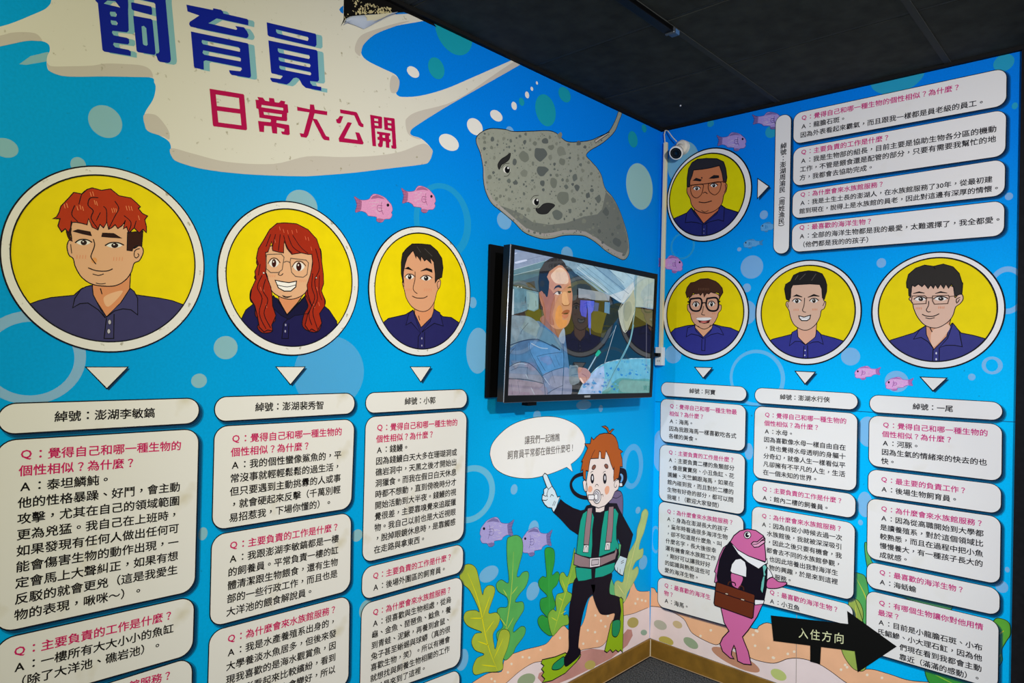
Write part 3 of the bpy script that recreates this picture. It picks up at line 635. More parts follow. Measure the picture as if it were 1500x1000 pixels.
# 1 red-haired man
p1 = [('shirt', [f(2,'#3c3a66',[(130,722),(190,700),(250,685),(360,674),(400,640),(450,625),(520,700),(600,680),(635,640),(665,672),(780,688),(840,700),(900,722),(970,800),(880,900),(700,960),(400,960),(200,860)],1.0,False),
        f(4,'#403e6c',[(450,625),(420,632),(395,645),(365,690),(355,735),(390,715),(430,712),(480,745),(515,785),(490,740),(455,672)],1.0,False),
        f(4,'#403e6c',[(635,640),(655,655),(672,690),(672,770),(640,745),(600,740),(560,750),(522,778),(590,710)],1.0,False),
        l([(520,785),(508,885),(555,885),(557,765)],1,DK,4.5,False), e(5,'#b9b6c2',527,793,543,817,.6), e(5,'#b9b6c2',523,838,539,862,.6)], None),
      ('neck', [f(3,SK2,[(452,600),(450,670),(520,780),(600,700),(632,655),(638,560),(520,600)],1.0,False), f(3.4,'#e7b48c',[(505,690),(540,665),(600,655),(530,730)])], None),
      ('face', [f(6,SK,[(345,330),(350,400),(335,408),(327,440),(337,478),(357,495),(368,535),(398,585),(450,620),(520,630),(570,625),(612,600),(640,562),(655,518),(680,505),(698,470),(697,445),(680,432),(650,445),(640,400),(625,340),(500,280),(400,290)],1.0,True),
        l([(682,446),(660,455),(655,480),(665,492),(678,480),(672,470)],.9), l([(345,425),(350,470)],.8),l([(490,640),(498,668)],1)]+blush(398,487,1)+blush(577,497,1), None),
      ('hair', [f(7,'#35170d',[(330,345),(350,345),(345,385),(355,412),(335,400),(322,365)]), f(7,'#35170d',[(622,368),(698,360),(692,435),(668,432),(650,445),(645,458),(620,455)],.8,False),
        f(8,'#b23412',[(258,300),(276,292),(288,270),(297,240),(335,200),(360,172),(400,180),(425,158),(450,150),(495,162),(540,155),(580,188),(640,200),(665,222),(685,242),(675,250),(695,275),(720,287),(707,305),(715,340),(715,368),(698,352),(680,370),(655,345),(628,370),(618,340),(602,350),(612,308),(595,335),(575,348),(562,330),(545,345),(530,352),(522,318),(505,345),(488,328),(478,355),(450,342),(432,300),(425,330),(395,322),(372,318),(352,318),(345,345),(335,368),(318,350),(300,365),(283,335),(293,300),(278,300)],1.0,False),
        l([(425,158),(400,180),(385,230)],.9), l([(380,315),(350,280),(365,235)],.9), l([(480,198),(440,200),(430,235),(455,262),(445,300),(480,352)],1), l([(520,320),(520,260),(505,240)],.9), l([(530,350),(560,290),(580,250),(560,215)],.9), l([(625,370),(640,320),(605,285)],.9), l([(655,345),(665,310)],.9),l([(345,345),(348,310)],.9),l([(490,270),(470,310)],.8)]+
        [l([(a,b),(a+6,b+22)],.7,'#e88a58',8.8,False) for a,b in ((312,228),(325,225),(375,238),(390,234),(402,240),(440,170),(452,168),(460,210),(470,215),(545,250),(555,248),(565,250),(615,238),(628,238),(640,240),(675,285))], 'wavy red fringe with dark shaved sides'),
      ('eyebrow', [f(8.5,'#2a120c',[(355,362),(380,353),(440,364),(447,384),(400,374)],.5,False), f(8.5,'#2a120c',[(496,388),(500,370),(555,372),(595,396),(540,392)],.5,False)], None),
      ('eye', eye(407,417,34,14,look=2,lid=1.3)+eye(558,431,38,13,look=2,lid=1.3), None),
      ('nose', [l([(455,400),(462,430),(448,470),(445,490),(468,522)],1), e(7.2,'#e09a5c',446,490,474,518)], None),
      ('mouth', [l([(430,540),(470,554),(520,556),(550,545)],1.1), l([(452,570),(480,577),(506,570)],.9), l([(468,614),(490,619),(516,616)],.8)], None)]
portrait(Pic(LW,0,230,.3001), (0,46,993,950), (48,88,950,902), 'round cartoon portrait of a person with short wavy red hair, leftmost and largest', p1)
# 2 long red hair, glasses  (crop 300,280 x.28)
Q = Pic(LW,300,280,.28)
p2 = [('shirt', [f(2,'#1d1a4d',[(180,690),(215,620),(260,585),(345,560),(360,545),(430,650),(530,540),(600,580),(650,620),(690,680),(700,740),(600,820),(430,850),(260,800)],1.0,False), f(2.5,'#141238',[(350,550),(380,560),(430,650),(500,580),(530,545),(560,600),(540,640),(470,650),(440,670),(400,650),(345,600)],.8,False),
        l([(437,665),(412,690),(403,770),(437,770),(440,690)],1,DK,3,False), e(3.5,'#9a98b4',419,692,427,706), e(3.5,'#9a98b4',417,725,425,739)], None),
      ('back_hair', [f(2.8,'#8e2110',[(300,290),(270,370),(285,400),(260,450),(270,470),(240,520),(238,570),(262,600),(265,650),(290,680),(275,710),(300,740),(350,735),(345,700),(370,670),(345,600),(350,540),(330,430)],1.0), f(2.8,'#8e2110',[(600,300),(612,370),(608,430),(622,480),(610,520),(630,570),(625,600),(590,640),(610,690),(590,735),(540,730),(510,700),(520,640),(540,600),(525,540),(545,430)],1.0)], None),
      ('neck', [f(3,SK2,[(385,545),(388,570),(430,645),(480,590),(512,545),(510,520),(400,520)],1.0,False)], None),
      ('face', [f(5,SK,[(318,300),(318,350),(300,345),(290,370),(298,410),(322,430),(335,480),(350,520),(385,548),(440,565),(490,555),(530,525),(548,470),(552,440),(575,450),(592,420),(590,385),(575,375),(560,400),(555,320),(430,270)],1.0),
        l([(405,545),(430,552),(455,548)],.8), l([(383,575),(430,645),(505,560)],.9,DK,5.5,False)]+blush(352,442,.75)+blush(514,468,.75), None),
      ('hair', [f(7,'#a32a12',[(378,168),(420,165),(480,170),(540,200),(585,250),(605,310),(612,370),(620,430),(622,480),(610,520),(628,570),(628,600),(600,640),(612,690),(585,735),(560,720),(545,730),(525,700),(540,640),(560,600),(540,540),(535,490),(552,440),(565,380),(560,330),(540,330),(505,322),(455,330),(430,300),(415,260),(412,322),(385,318),(355,310),(350,262),(330,318),(318,320),(322,380),(318,430),(345,500),(352,540),(355,600),(372,650),(350,700),(355,730),(330,725),(310,735),(285,710),(275,650),(262,600),(238,560),(245,510),(268,460),(262,420),(280,380),(270,350),(280,300),(305,260),(340,200)],1.0,False),
        l([(345,225),(320,290)],.9),l([(370,225),(352,300)],.9),l([(395,225),(385,312)],.9),l([(412,230),(430,290),(458,325)],.9),l([(435,230),(460,290),(500,320)],.9),l([(460,230),(500,290),(540,325)],.8),
        l([(300,440),(275,500),(300,560),(285,640),(320,720)],1),l([(318,460),(305,520),(330,570),(310,640),(345,715)],1),l([(290,380),(280,440)],.9),l([(580,300),(600,400),(575,470),(590,560),(565,630),(590,720)],1),l([(565,430),(560,500),(575,560),(545,640),(560,700)],1),l([(600,440),(598,520),(612,570)],.9)]+
        [l([(a,b),(a+5,b+20)],.7,'#df6a4a',7.8,False) for a,b in ((390,185),(410,198),(432,203),(455,203),(478,198),(525,235),(540,240),(290,500),(305,505),(320,590),(570,590),(585,500),(595,580),(365,250),(555,290))], 'long wavy red hair with straight fringe'),
      ('eye', eye(362,376,26,24,'#3a120c',8,0)+eye(492,394,30,26,'#3a120c',8,0), None),
      ('glasses', [l([(325,330),(400,328),(415,345),(405,410),(385,425),(345,425),(322,405),(322,345),(325,330)],1,'#6b5a4c',10,False), l([(450,350),(530,360),(543,375),(535,435),(515,450),(475,445),(455,425),(446,370),(450,350)],1,'#6b5a4c',10,False), l([(413,372),(430,366),(448,374)],1,'#6b5a4c',10)], 'thin wire glasses'),
      ('nose', [l([(392,425),(385,435),(398,440),(410,430)],.9)], None),
      ('mouth', [f(8,'#f1ede8',[(368,465),(400,472),(440,478),(480,470),(476,500),(450,522),(415,522),(385,505)],1.2,False), l([(380,490),(430,500),(475,490)],.8), l([(410,550),(430,556),(455,548)],.8)], 'wide smile with white teeth'),
      ('earring', [e(9,'#e8e4da',303,422,313,432,.5), e(9,'#e8e4da',577,447,587,457,.5)], None)]
portrait(Q, (65,55,800,857), (108,92,768,812), 'round cartoon portrait of a smiling person with long wavy red hair and thin glasses', p2)
# 3 black hair
p3 = [('shirt', [f(2,'#272660',[(930,690),(960,665),(1050,645),(1090,620),(1130,700),(1200,615),(1245,655),(1290,660),(1335,690),(1320,760),(1200,840),(1060,840),(950,760)],1.0,False), f(4,'#2b2a66',[(1090,622),(1068,640),(1052,700),(1080,685),(1128,740),(1100,660)],.9,False), f(4,'#2b2a66',[(1200,618),(1230,635),(1248,705),(1200,690),(1165,715),(1135,738),(1180,680)],.9,False),
        l([(1130,740),(1117,760),(1115,820)],.9,DK,4.5,False),l([(1150,735),(1150,820)],.9,DK,4.5,False),e(5,'#9a98b4',1132,764,1139,775),e(5,'#9a98b4',1132,802,1139,812)], None),
      ('neck', [f(3,'#dc9468',[(1097,590),(1098,640),(1132,712),(1195,650),(1203,560)],.9,False), l([(1118,650),(1125,675)],.9)], None),
      ('face', [f(5,'#dca07a',[(1040,330),(1038,450),(1034,480),(1045,520),(1055,560),(1085,605),(1130,628),(1170,620),(1200,580),(1215,525),(1230,500),(1234,470),(1222,458),(1205,470),(1205,400),(1180,330),(1100,300)],.9)]+blush(1067,515,.6)+blush(1168,516,.8), None),
      ('hair', [f(7,'#27221f',[(1055,300),(1085,275),(1130,275),(1180,280),(1215,310),(1240,350),(1247,400),(1240,450),(1218,460),(1205,480),(1205,430),(1198,370),(1180,350),(1185,378),(1160,355),(1150,365),(1132,340),(1130,365),(1108,335),(1105,350),(1090,310),(1080,320),(1060,345),(1048,380),(1040,420),(1038,480),(1028,430),(1028,370),(1035,325)],.9,False),
        l([(1150,300),(1190,340)],.5,'#5a5450',7.8),l([(1110,290),(1130,320)],.5,'#5a5450',7.8)], None),
      ('eyebrow', [f(8,'#1a1512',[(1045,405),(1065,396),(1090,415),(1062,407)],.6,False), f(8,'#1a1512',[(1130,418),(1160,402),(1188,410),(1190,424),(1160,412)],.6,False)], None),
      ('eye', eye(1072,448,22,14,'#1c1614',8)+eye(1158,455,26,14,'#1c1614',8), None),
      ('nose', [l([(1100,420),(1100,460),(1090,505),(1098,525),(1112,535)],.9)], None),
      ('mouth', [l([(1085,548),(1110,558),(1145,558),(1165,548)],1)], None),
      ('ear', [l([(1228,468),(1216,480),(1220,510)],.8),l([(1040,455),(1042,500)],.7)], None)]
portrait(Q, (855,186,1385,860), (886,218,1362,826), 'round cartoon portrait of a short-haired person, left of the television', p3)
# 4 upper portrait on the right wall (crop 940,150 x.22)
Q4 = Pic(RW,940,150,.22)
p4 = [('shirt', [f(2,'#22276b',[(190,790),(220,770),(300,735),(330,700),(410,800),(525,680),(560,705),(640,730),(670,760),(560,860),(430,910),(280,880)],1,False), f(4,'#252a70',[(330,702),(300,735),(290,800),(330,795),(370,800),(412,815),(350,740)],.8,False), f(4,'#252a70',[(525,682),(550,700),(545,790),(510,780),(450,795),(418,812),(500,740)],.8,False),
        l([(405,815),(402,885)],.8,DK,4.5,False),l([(433,812),(433,885)],.8,DK,4.5,False),e(5,'#8a88a4',411,840,417,847),e(5,'#8a88a4',411,866,417,873)], None),
      ('neck', [f(3,'#c9714a',[(352,700),(350,720),(412,806),(515,715),(515,680)],.9,False)], None),
      ('face', [f(5,'#c8794f',[(340,440),(322,520),(320,560),(303,565),(302,600),(322,640),(332,680),(360,715),(410,735),(450,735),(500,712),(535,670),(545,620),(562,590),(568,550),(555,530),(545,480),(520,420),(430,430)],.9)], None),
      ('hair', [f(7,'#2a292f',[(303,500),(312,440),(335,400),(370,378),(430,372),(500,374),(545,395),(560,440),(568,500),(562,530),(545,532),(535,470),(518,420),(460,435),(400,445),(345,450),(335,490),(322,520),(318,560),(302,560)],.9,False)], 'short black flat-topped hair'),
      ('eyebrow', [f(8,'#1d1a1c',[(340,520),(362,503),(398,515),(390,524),(360,520)],.6,False), f(8,'#1d1a1c',[(448,506),(480,485),(512,487),(514,500),(480,505)],.6,False), e(8,'#1d1a1c',395,497,405,507)], None),
      ('eye', eye(366,573,22,13,'#17171c',8)+eye(480,553,22,13,'#17171c',8), None),
      ('glasses', [l([(330,552),(405,545),(407,580),(395,615),(365,636),(338,620),(326,585),(330,552)],.9,'#4a2418',10,True), l([(445,540),(522,528),(525,570),(510,600),(485,615),(455,598),(443,570),(445,540)],.9,'#4a2418',10,True), l([(318,552),(405,543),(445,538),(560,524)],1.1,'#5a2a1c',10,False)], 'thin aviator glasses'),
      ('nose', [l([(408,605),(422,597),(438,608)],.9)], None), ('mouth', [l([(380,662),(420,667),(467,655)],1.1), l([(398,718),(420,730),(445,718)],.7)], None),
      ('ear', [l([(556,545),(560,575),(550,600)],.8)], None)]
portrait(Q4, (172,305,733,924), (186,338,692,890), 'round cartoon portrait with flat black hair and aviator glasses, below the security camera', p4, yellow='#dcd200')
# 5, 6 (crop 960,370 x.22)
Q5 = Pic(RW,960,370,.22); RN = '#33358a'
p5 = [('shirt', [f(2,RN,[(95,540),(130,505),(210,485),(262,480),(320,560),(385,475),(440,490),(500,500),(565,530),(520,640),(400,700),(220,690)],.9,False), f(4,'#373a90',[(260,482),(215,500),(205,560),(240,540),(285,550),(320,572),(270,520)],.8,False), f(4,'#373a90',[(385,478),(430,500),(455,548),(415,535),(370,545),(325,572),(370,520)],.8,False), l([(310,575),(308,650),(330,652),(332,572)],.8,DK,4.5,False)], None),
      ('neck', [f(3,'#e7a982',[(263,470),(265,500),(320,562),(380,500),(382,470)],.8,False)], None),
      ('face', [f(5,'#dba488',[(232,290),(228,340),(215,345),(215,380),(232,405),(240,440),(262,475),(310,505),(340,505),(385,475),(412,430),(420,400),(437,380),(438,350),(420,340),(420,280),(330,260)],.8)]+blush(250,405,.5)+blush(390,405,.5), None),
      ('hair', [f(7,'#482a1c',[(202,265),(212,230),(235,200),(262,195),(300,175),(350,172),(400,190),(420,205),(445,235),(450,265),(435,290),(428,305),(425,270),(405,262),(395,270),(370,262),(355,275),(342,268),(325,295),(318,262),(300,285),(290,270),(275,275),(250,268),(240,290),(222,305),(225,290),(212,300)],.8,False)]+[l([(a,235),(a+1,250)],.5,'#7d5540',7.8,False) for a in range(288,356,11)], 'tousled brown hair'),
      ('eye', eye(270,345,20,18,'#1c1614',8)+eye(374,342,20,18,'#1c1614',8), None),
      ('glasses', [l([(235,308),(295,303),(310,330),(300,375),(280,388),(245,382),(228,350),(235,308)],2.2,'#15131a',10), l([(345,305),(405,300),(420,335),(415,375),(390,388),(355,380),(338,345),(345,305)],2.2,'#15131a',10), l([(308,338),(325,332),(340,338)],1.4,'#15131a',10),l([(215,325),(232,332)],1.8,'#15131a',10,False),l([(418,330),(432,322)],1.8,'#15131a',10,False)], 'thick black glasses'),
      ('nose', [l([(320,355),(315,390),(308,410),(330,415)],.8)], None),
      ('mouth', [f(8,'#6a1c1c',[(275,435),(300,440),(350,438),(370,432),(355,465),(325,470),(295,462)],1,False), f(8.6,'#f3efec',[(278,434),(368,432),(362,446),(325,452),(285,448)]), f(8.6,'#d8726a',[(300,462),(320,455),(345,460),(325,468)])], 'open smile'), ('chin', [l([(280,488),(292,492)],.7),l([(372,480),(360,490)],.7)], None)]
portrait(Q5, (55,97,622,717), (78,125,592,682), 'round cartoon portrait of a brown-haired person with thick black glasses', p5)
p6 = [('shirt', [f(2,RN,[(755,590),(780,575),(900,545),(945,510),(1000,600),(1075,515),(1105,545),(1200,570),(1260,590),(1200,680),(1080,720),(900,715)],.9,False), f(4,'#373a90',[(945,512),(910,530),(892,620),(930,590),(965,590),(998,612),(950,560)],.8,False), f(4,'#373a90',[(1075,515),(1100,540),(1118,610),(1085,592),(1050,595),(1005,612),(1065,560)],.8,False), l([(990,620),(985,700)],.8,DK,4.5,False),l([(1013,615),(1015,700)],.8,DK,4.5,False),e(5,'#d0d0e0',993,645,1001,655),e(5,'#d0d0e0',991,678,999,688)], None),
      ('neck', [f(3,'#e2ab90',[(945,480),(948,560),(1000,612),(1068,560),(1075,470)],.8,False)], None),
      ('face', [f(5,'#dcb49c',[(900,220),(892,320),(875,325),(870,350),(890,385),(900,430),(925,480),(975,512),(1020,512),(1065,480),(1095,430),(1105,385),(1125,370),(1135,330),(1118,310),(1100,215),(1000,205)],.8)]+blush(938,380,.7)+blush(1062,378,.7), None),
      ('hair', [f(7,'#1f1c1c',[(868,290),(860,240),(868,210),(900,190),(920,150),(960,130),(1020,120),(1070,125),(1110,140),(1130,175),(1142,215),(1140,260),(1125,310),(1112,300),(1108,240),(1095,212),(1030,208),(960,212),(915,215),(903,240),(900,300),(888,318),(872,310)],.8,False), l([(1000,140),(960,180)],.7,'#57504c',7.8),l([(1070,140),(1040,185)],.7,'#57504c',7.8),l([(930,180),(950,150)],.7,'#57504c',7.8)], 'short black side-parted hair'),
      ('eyebrow', [f(8,'#16120f',[(915,292),(940,278),(978,295),(940,288)],.7,False), f(8,'#16120f',[(1015,297),(1055,277),(1092,290),(1055,287)],.7,False)], None),
      ('eye', eye(942,322,26,15,'#2a2018',8)+eye(1056,320,26,15,'#2a2018',8), None),
      ('nose', [l([(994,300),(990,350),(980,380),(988,393),(1002,396)],.8)], None),
      ('mouth', [f(8,'#f4f1f0',[(955,420),(990,428),(1033,416),(1028,440),(1010,452),(975,452),(960,438)],1.1,False), l([(965,436),(1025,434)],.5,'#888888',8.8,False)], 'grin with white teeth'), ('ear', [l([(880,335),(886,365)],.7),l([(1128,325),(1115,355)],.7)], None)]
portrait(Q5, (672,52,1372,743), (706,84,1334,704), 'round cartoon portrait of a grinning person with side-parted black hair, no glasses', p6)
# 7 (crop 1240,360 x.26)
Q7 = Pic(RW,1240,360,.26)
p7 = [('shirt', [f(2,'#38397c',[(225,545),(250,530),(380,490),(445,450),(490,570),(595,435),(645,490),(720,505),(790,525),(740,620),(600,670),(420,670),(290,620)],.9,False), f(4,'#3c3d82',[(447,450),(410,475),(378,525),(420,515),(460,540),(488,575),(450,500)],.8,False), f(4,'#3c3d82',[(600,435),(635,480),(652,568),(610,560),(560,560),(525,572),(570,520)],.8,False), l([(488,580),(485,650)],.8,DK,4.5,False),l([(523,572),(522,650)],.8,DK,4.5,False),e(5,'#d0d0e0',501,598,510,611),e(5,'#d0d0e0',501,632,510,645)], None),
      ('neck', [f(3,'#d99c7c',[(445,440),(445,500),(492,583),(565,510),(590,400)],.8,False), f(3.4,'#e6bca4',[(480,485),(560,440),(580,470),(490,570)]), l([(470,460),(483,485)],.8)], None),
      ('face', [f(5,'#dbb49e',[(365,260),(362,285),(352,300),(372,320),(378,350),(400,400),(440,445),(490,462),(530,455),(575,425),(600,390),(615,345),(640,325),(657,300),(652,275),(630,275),(610,290),(600,230),(480,210),(380,215)],.8), l([(640,290),(620,300),(622,322),(638,300)],.8)]+blush(408,352,.7)+blush(535,347,.7), None),
      ('hair', [f(7,'#2e2a27',[(340,235),(338,205),(350,160),(390,125),(440,108),(490,115),(545,102),(600,118),(635,155),(650,205),(655,210),(650,270),(630,275),(610,285),(603,230),(590,215),(575,238),(560,215),(548,240),(530,215),(515,240),(500,218),(490,240),(475,220),(460,240),(440,215),(425,230),(405,215),(385,230),(370,220),(362,260),(362,290),(352,280),(350,240)],.8,False), l([(490,115),(500,130)],.8)], 'short dark hair with jagged fringe'),
      ('eyebrow', [f(8,'#1d1614',[(375,268),(410,258),(440,266),(410,264)],.6,False), f(8,'#1d1614',[(500,268),(530,257),(568,266),(530,263)],.6,False)], None),
      ('eye', eye(415,300,30,12,'#2a2420',8,look=4)+eye(530,298,34,12,'#2a2420',8,look=2), None),
      ('glasses', [l([(370,282),(440,280),(452,290),(448,325),(375,328),(365,315),(370,282)],.9,'#5a4238',10,False), l([(485,282),(575,278),(580,290),(570,325),(495,328),(485,310),(485,282)],.9,'#5a4238',10,False), l([(450,292),(485,292)],.9,'#5a4238',10,False),l([(580,285),(612,282)],.9,'#5a4238',10,False)], 'thin rectangular glasses'),
      ('nose', [l([(463,310),(462,335),(450,360),(460,372),(474,370)],.8)], None), ('mouth', [l([(426,385),(450,395),(490,396),(522,382)],1), l([(445,405),(470,410),(497,404)],.8)], None)]
portrait(Q7, (145,37,893,690), (180,66,852,652), 'round cartoon portrait of a person with thin rectangular glasses, rightmost on the right wall', p7)

# ------------------------------------------------------------------ triangles
SH = lambda P, a: mat('#0a3a5c', alpha=a)
def triangle(P, pts, label):
    mb = MB(); c = P.P.w(P.uv([pts[0]], 0)[0])
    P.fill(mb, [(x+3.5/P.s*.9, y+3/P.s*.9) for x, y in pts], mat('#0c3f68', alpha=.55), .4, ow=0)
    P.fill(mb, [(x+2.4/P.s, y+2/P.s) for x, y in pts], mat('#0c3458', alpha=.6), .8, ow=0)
    P.fill(mb, pts, CREAMY if P.P is LW else PANELW, 2, ow=1.5)
    return tag(mb.build('triangle_pointer', org=c), label, 'triangle', 'triangle pointers')
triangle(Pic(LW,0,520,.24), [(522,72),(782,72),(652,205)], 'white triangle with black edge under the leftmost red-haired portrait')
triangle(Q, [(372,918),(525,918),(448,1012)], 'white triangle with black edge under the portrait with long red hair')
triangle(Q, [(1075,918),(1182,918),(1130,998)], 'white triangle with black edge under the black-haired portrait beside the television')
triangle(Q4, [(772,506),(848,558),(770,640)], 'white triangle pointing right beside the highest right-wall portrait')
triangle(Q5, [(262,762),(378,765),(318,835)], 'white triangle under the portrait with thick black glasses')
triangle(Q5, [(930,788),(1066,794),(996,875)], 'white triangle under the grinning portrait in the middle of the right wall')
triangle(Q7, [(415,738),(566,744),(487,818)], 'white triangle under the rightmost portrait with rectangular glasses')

# ------------------------------------------------------------------ title lettering
TA = Pic(LW,130,0,1/7.5); TC = Pic(LW,300,120,.1); TD = Pic(LW,430,130,.11333)
B_ = lambda q: [(x+1275, y+150) for x, y in q]
title = root('title_lettering', LW.w(LW.px(310,80), .001), 'bold blue three-character title with pale blue offset shadow on the white splash', 'lettering')
chars3 = [
 [([(60,-60),(75,10),(100,35),(150,548),(170,566),(462,615),(462,565),(440,548),(290,518),(268,490),(275,468),(430,488),(445,470),(442,428),(420,415),(275,388),(255,360),(262,338),(420,355),(440,335),(432,105),(435,60),(430,-60)], [[(165,40),(205,5),(290,12),(345,82)],[(235,128),(290,130),(308,160),(300,185),(245,178),(232,150)],[(242,222),(300,230),(318,255),(310,278),(255,270),(242,245)]]),
  ([(465,30),(480,25),(685,72),(695,95),(697,158),(680,162),(485,112),(470,95)], []),
  ([(488,172),(685,208),(700,225),(735,585),(722,603),(540,572),(525,553)], [[(580,290),(605,283),(632,310),(648,490),(635,503),(605,495),(595,480)]]),
  ([(470,-80),(850,-80),(845,10),(903,650),(895,680),(870,692),(780,678),(760,660),(738,600),(740,588),(765,584),(776,565),(730,45),(715,28),(490,-20)], [])],
 [([(1072,50),(1365,110),(1368,90),(1455,108),(1475,130),(1480,148),(1740,208),(1755,228),(1752,278),(1405,202),(1315,255),(1620,328),(1632,318),(1610,285),(1705,300),(1740,345),(1757,385),(1750,410),(1730,420),(1275,328),(1118,292),(1102,265),(1110,240),(1215,170),(1085,125)], []),
  ([(1122,345),(1745,475),(1755,490),(1783,830),(1778,850),(1760,855),(1570,822),(1552,805),(1540,770),(1665,782),(1682,760),(1675,740),(1285,662),(1262,672),(1265,765),(1165,745),(1155,725)], [[(1245,438),(1645,518),(1663,540),(1660,568),(1255,485),(1240,462)],[(1257,552),(1655,628),(1672,645),(1668,675),(1268,600),(1250,580)]])],
 [(B_([(680,95),(1215,220),(1225,240),(1228,345),(1210,365),(705,248),(690,232)]), [B_([(782,172),(1130,255),(1140,275),(1130,300),(800,218),(785,200)])]),
  (B_([(698,293),(1225,400),(1238,415),(1255,730),(1240,748),(1155,740),(1162,765),(1185,790),(1280,805),(1280,848),(1110,815),(1070,780),(1035,715),(1005,702),(975,708),(930,760),(900,778),(740,748),(720,720),(720,703),(830,718),(855,690),(850,680),(735,655),(728,640)]), [B_([(802,380),(1145,455),(1155,480),(1145,498),(820,430),(803,410)]),B_([(812,478),(1152,550),(1163,570),(1152,590),(830,522),(812,505)]),B_([(820,570),(1158,640),(1170,660),(1160,677),(835,612),(820,595)])])]]
for ch in chars3:
    mb = MB()
    for o_, hs in ch: TA.fill(mb, [(x+66, y+20) for x, y in o_], '#7fb4c0', 2, holes=[[(x+66, y+20) for x, y in h_] for h_ in hs])
    sh = mb; mb = MB()
    for o_, hs in ch: TA.fill(mb, o_, '#0a1f96', 3.2, holes=hs)
    a = mb.build('letter', title, clip=clipw(LW))
    sh.build('letter_shadow', a, org=title.location, clip=clipw(LW))
sub = root('subtitle_lettering', LW.w(LW.px(440,175), .001), 'crimson line of five characters under the blue title on the splash', 'lettering')
c5 = [(TC,[([(70,98),(565,178),(577,195),(620,690),(605,708),(130,648),(118,628)],[[(160,182),(500,235),(514,397),(178,352)],[(182,420),(520,465),(537,635),(200,592)]])]),
 (TC,[([(770,218),(850,230),(885,275),(945,285),(940,232),(1015,240),(1025,295),(1085,305),(1115,270),(1180,285),(1170,320),(1215,330),(1225,450),(1205,455),(1208,560),(1195,575),(1052,562),(1048,598),(1225,628),(1237,640),(1245,765),(1225,780),(1135,765),(1115,725),(1162,725),(1168,690),(1060,660),(1060,758),(990,750),(975,650),(870,640),(868,735),(800,728),(780,570),(960,590),(970,570),(965,548),(800,522),(785,395),(755,385),(742,260),(790,262)],[[(832,335),(1148,380),(1148,418),(828,370)],[(860,438),(1130,475),(1128,512),(868,478)]])]),
 (TD,[([(45,230),(210,265),(212,200),(265,205),(275,268),(435,292),(435,342),(272,318),(255,385),(305,395),(420,610),(462,624),(465,668),(400,662),(375,640),(250,400),(188,605),(165,632),(95,622),(80,572),(130,580),(205,305),(50,282)],[])]),
 (TD,[([(600,265),(808,300),(825,315),(880,440),(905,460),(903,497),(870,492),(840,470),(785,345),(605,315)],[]),([(598,350),(643,356),(610,442),(590,450),(560,440),(548,395),(572,388)],[]),([(700,430),(755,440),(655,637),(828,662),(798,560),(850,568),(907,700),(892,720),(590,685),(583,640)],[])]),
 (TD,[([(990,335),(1135,360),(1145,372),(1145,505),(1135,515),(1053,510),(1067,745),(1020,738)],[[(1042,382),(1092,388),(1095,420),(1045,412)],[(1045,440),(1095,448),(1097,480),(1050,472)]]),([(1165,365),(1300,382),(1307,392),(1330,762),(1318,778),(1268,770),(1262,730),(1280,732),(1270,547),(1175,526)],[[(1215,408),(1262,415),(1265,447),(1220,440)],[(1218,470),(1262,478),(1265,510),(1222,502)]]),
   ([(1078,550),(1250,575),(1250,605),(1235,610),(1238,650),(1258,655),(1255,688),(1238,690),(1240,765),(1195,758),(1190,680),(1158,676),(1150,745),(1130,757),(1095,745),(1090,712),(1105,700),(1110,665),(1085,655),(1085,622),(1105,620),(1108,590),(1080,580)],[[(1150,598),(1182,602),(1182,635),(1152,630)]])])]
for P_, ch in c5:
    mb = MB()
    for o_, hs in ch: P_.fill(mb, o_, '#b00a4c', 3.2, holes=hs)
    mb.build('letter', sub)

# ------------------------------------------------------------------ text panels
PL = 6   # the panels lie over the seaweed print
MAG, BLKI = mat('#cc1a63'), mat('#14100f'); MAGR = mat('#cc2a80'); BLKR = mat('#16141e')
def rrect(q, r, full=False, n=7):
    """rounded quad in wall coordinates from TL,TR,BR,BL"""
    W = ((q[1][0]-q[0][0])+(q[2][0]-q[3][0]))/2; Hh = ((q[0][1]-q[3][1])+(q[1][1]-q[2][1]))/2
    if full: r = min(abs(W), abs(Hh))/2*.98
    rx, ry = r/abs(W), r/abs(Hh); P = []
    for cx, cy, a0 in ((rx, ry, 180), (1-rx, ry, 270), (1-rx, 1-ry, 0), (rx, 1-ry, 90)):
        for k in range(n+1):
            a = math.radians(a0+90*k/n); P.append((cx+rx*math.cos(a), cy+ry*math.sin(a)))
    bi = lambda s, t: tuple((q[0][i]*(1-s)+q[1][i]*s)*(1-t)+(q[3][i]*(1-s)+q[2][i]*s)*t for i in (0, 1))
    return [bi(s, t) for s, t in P], W, Hh
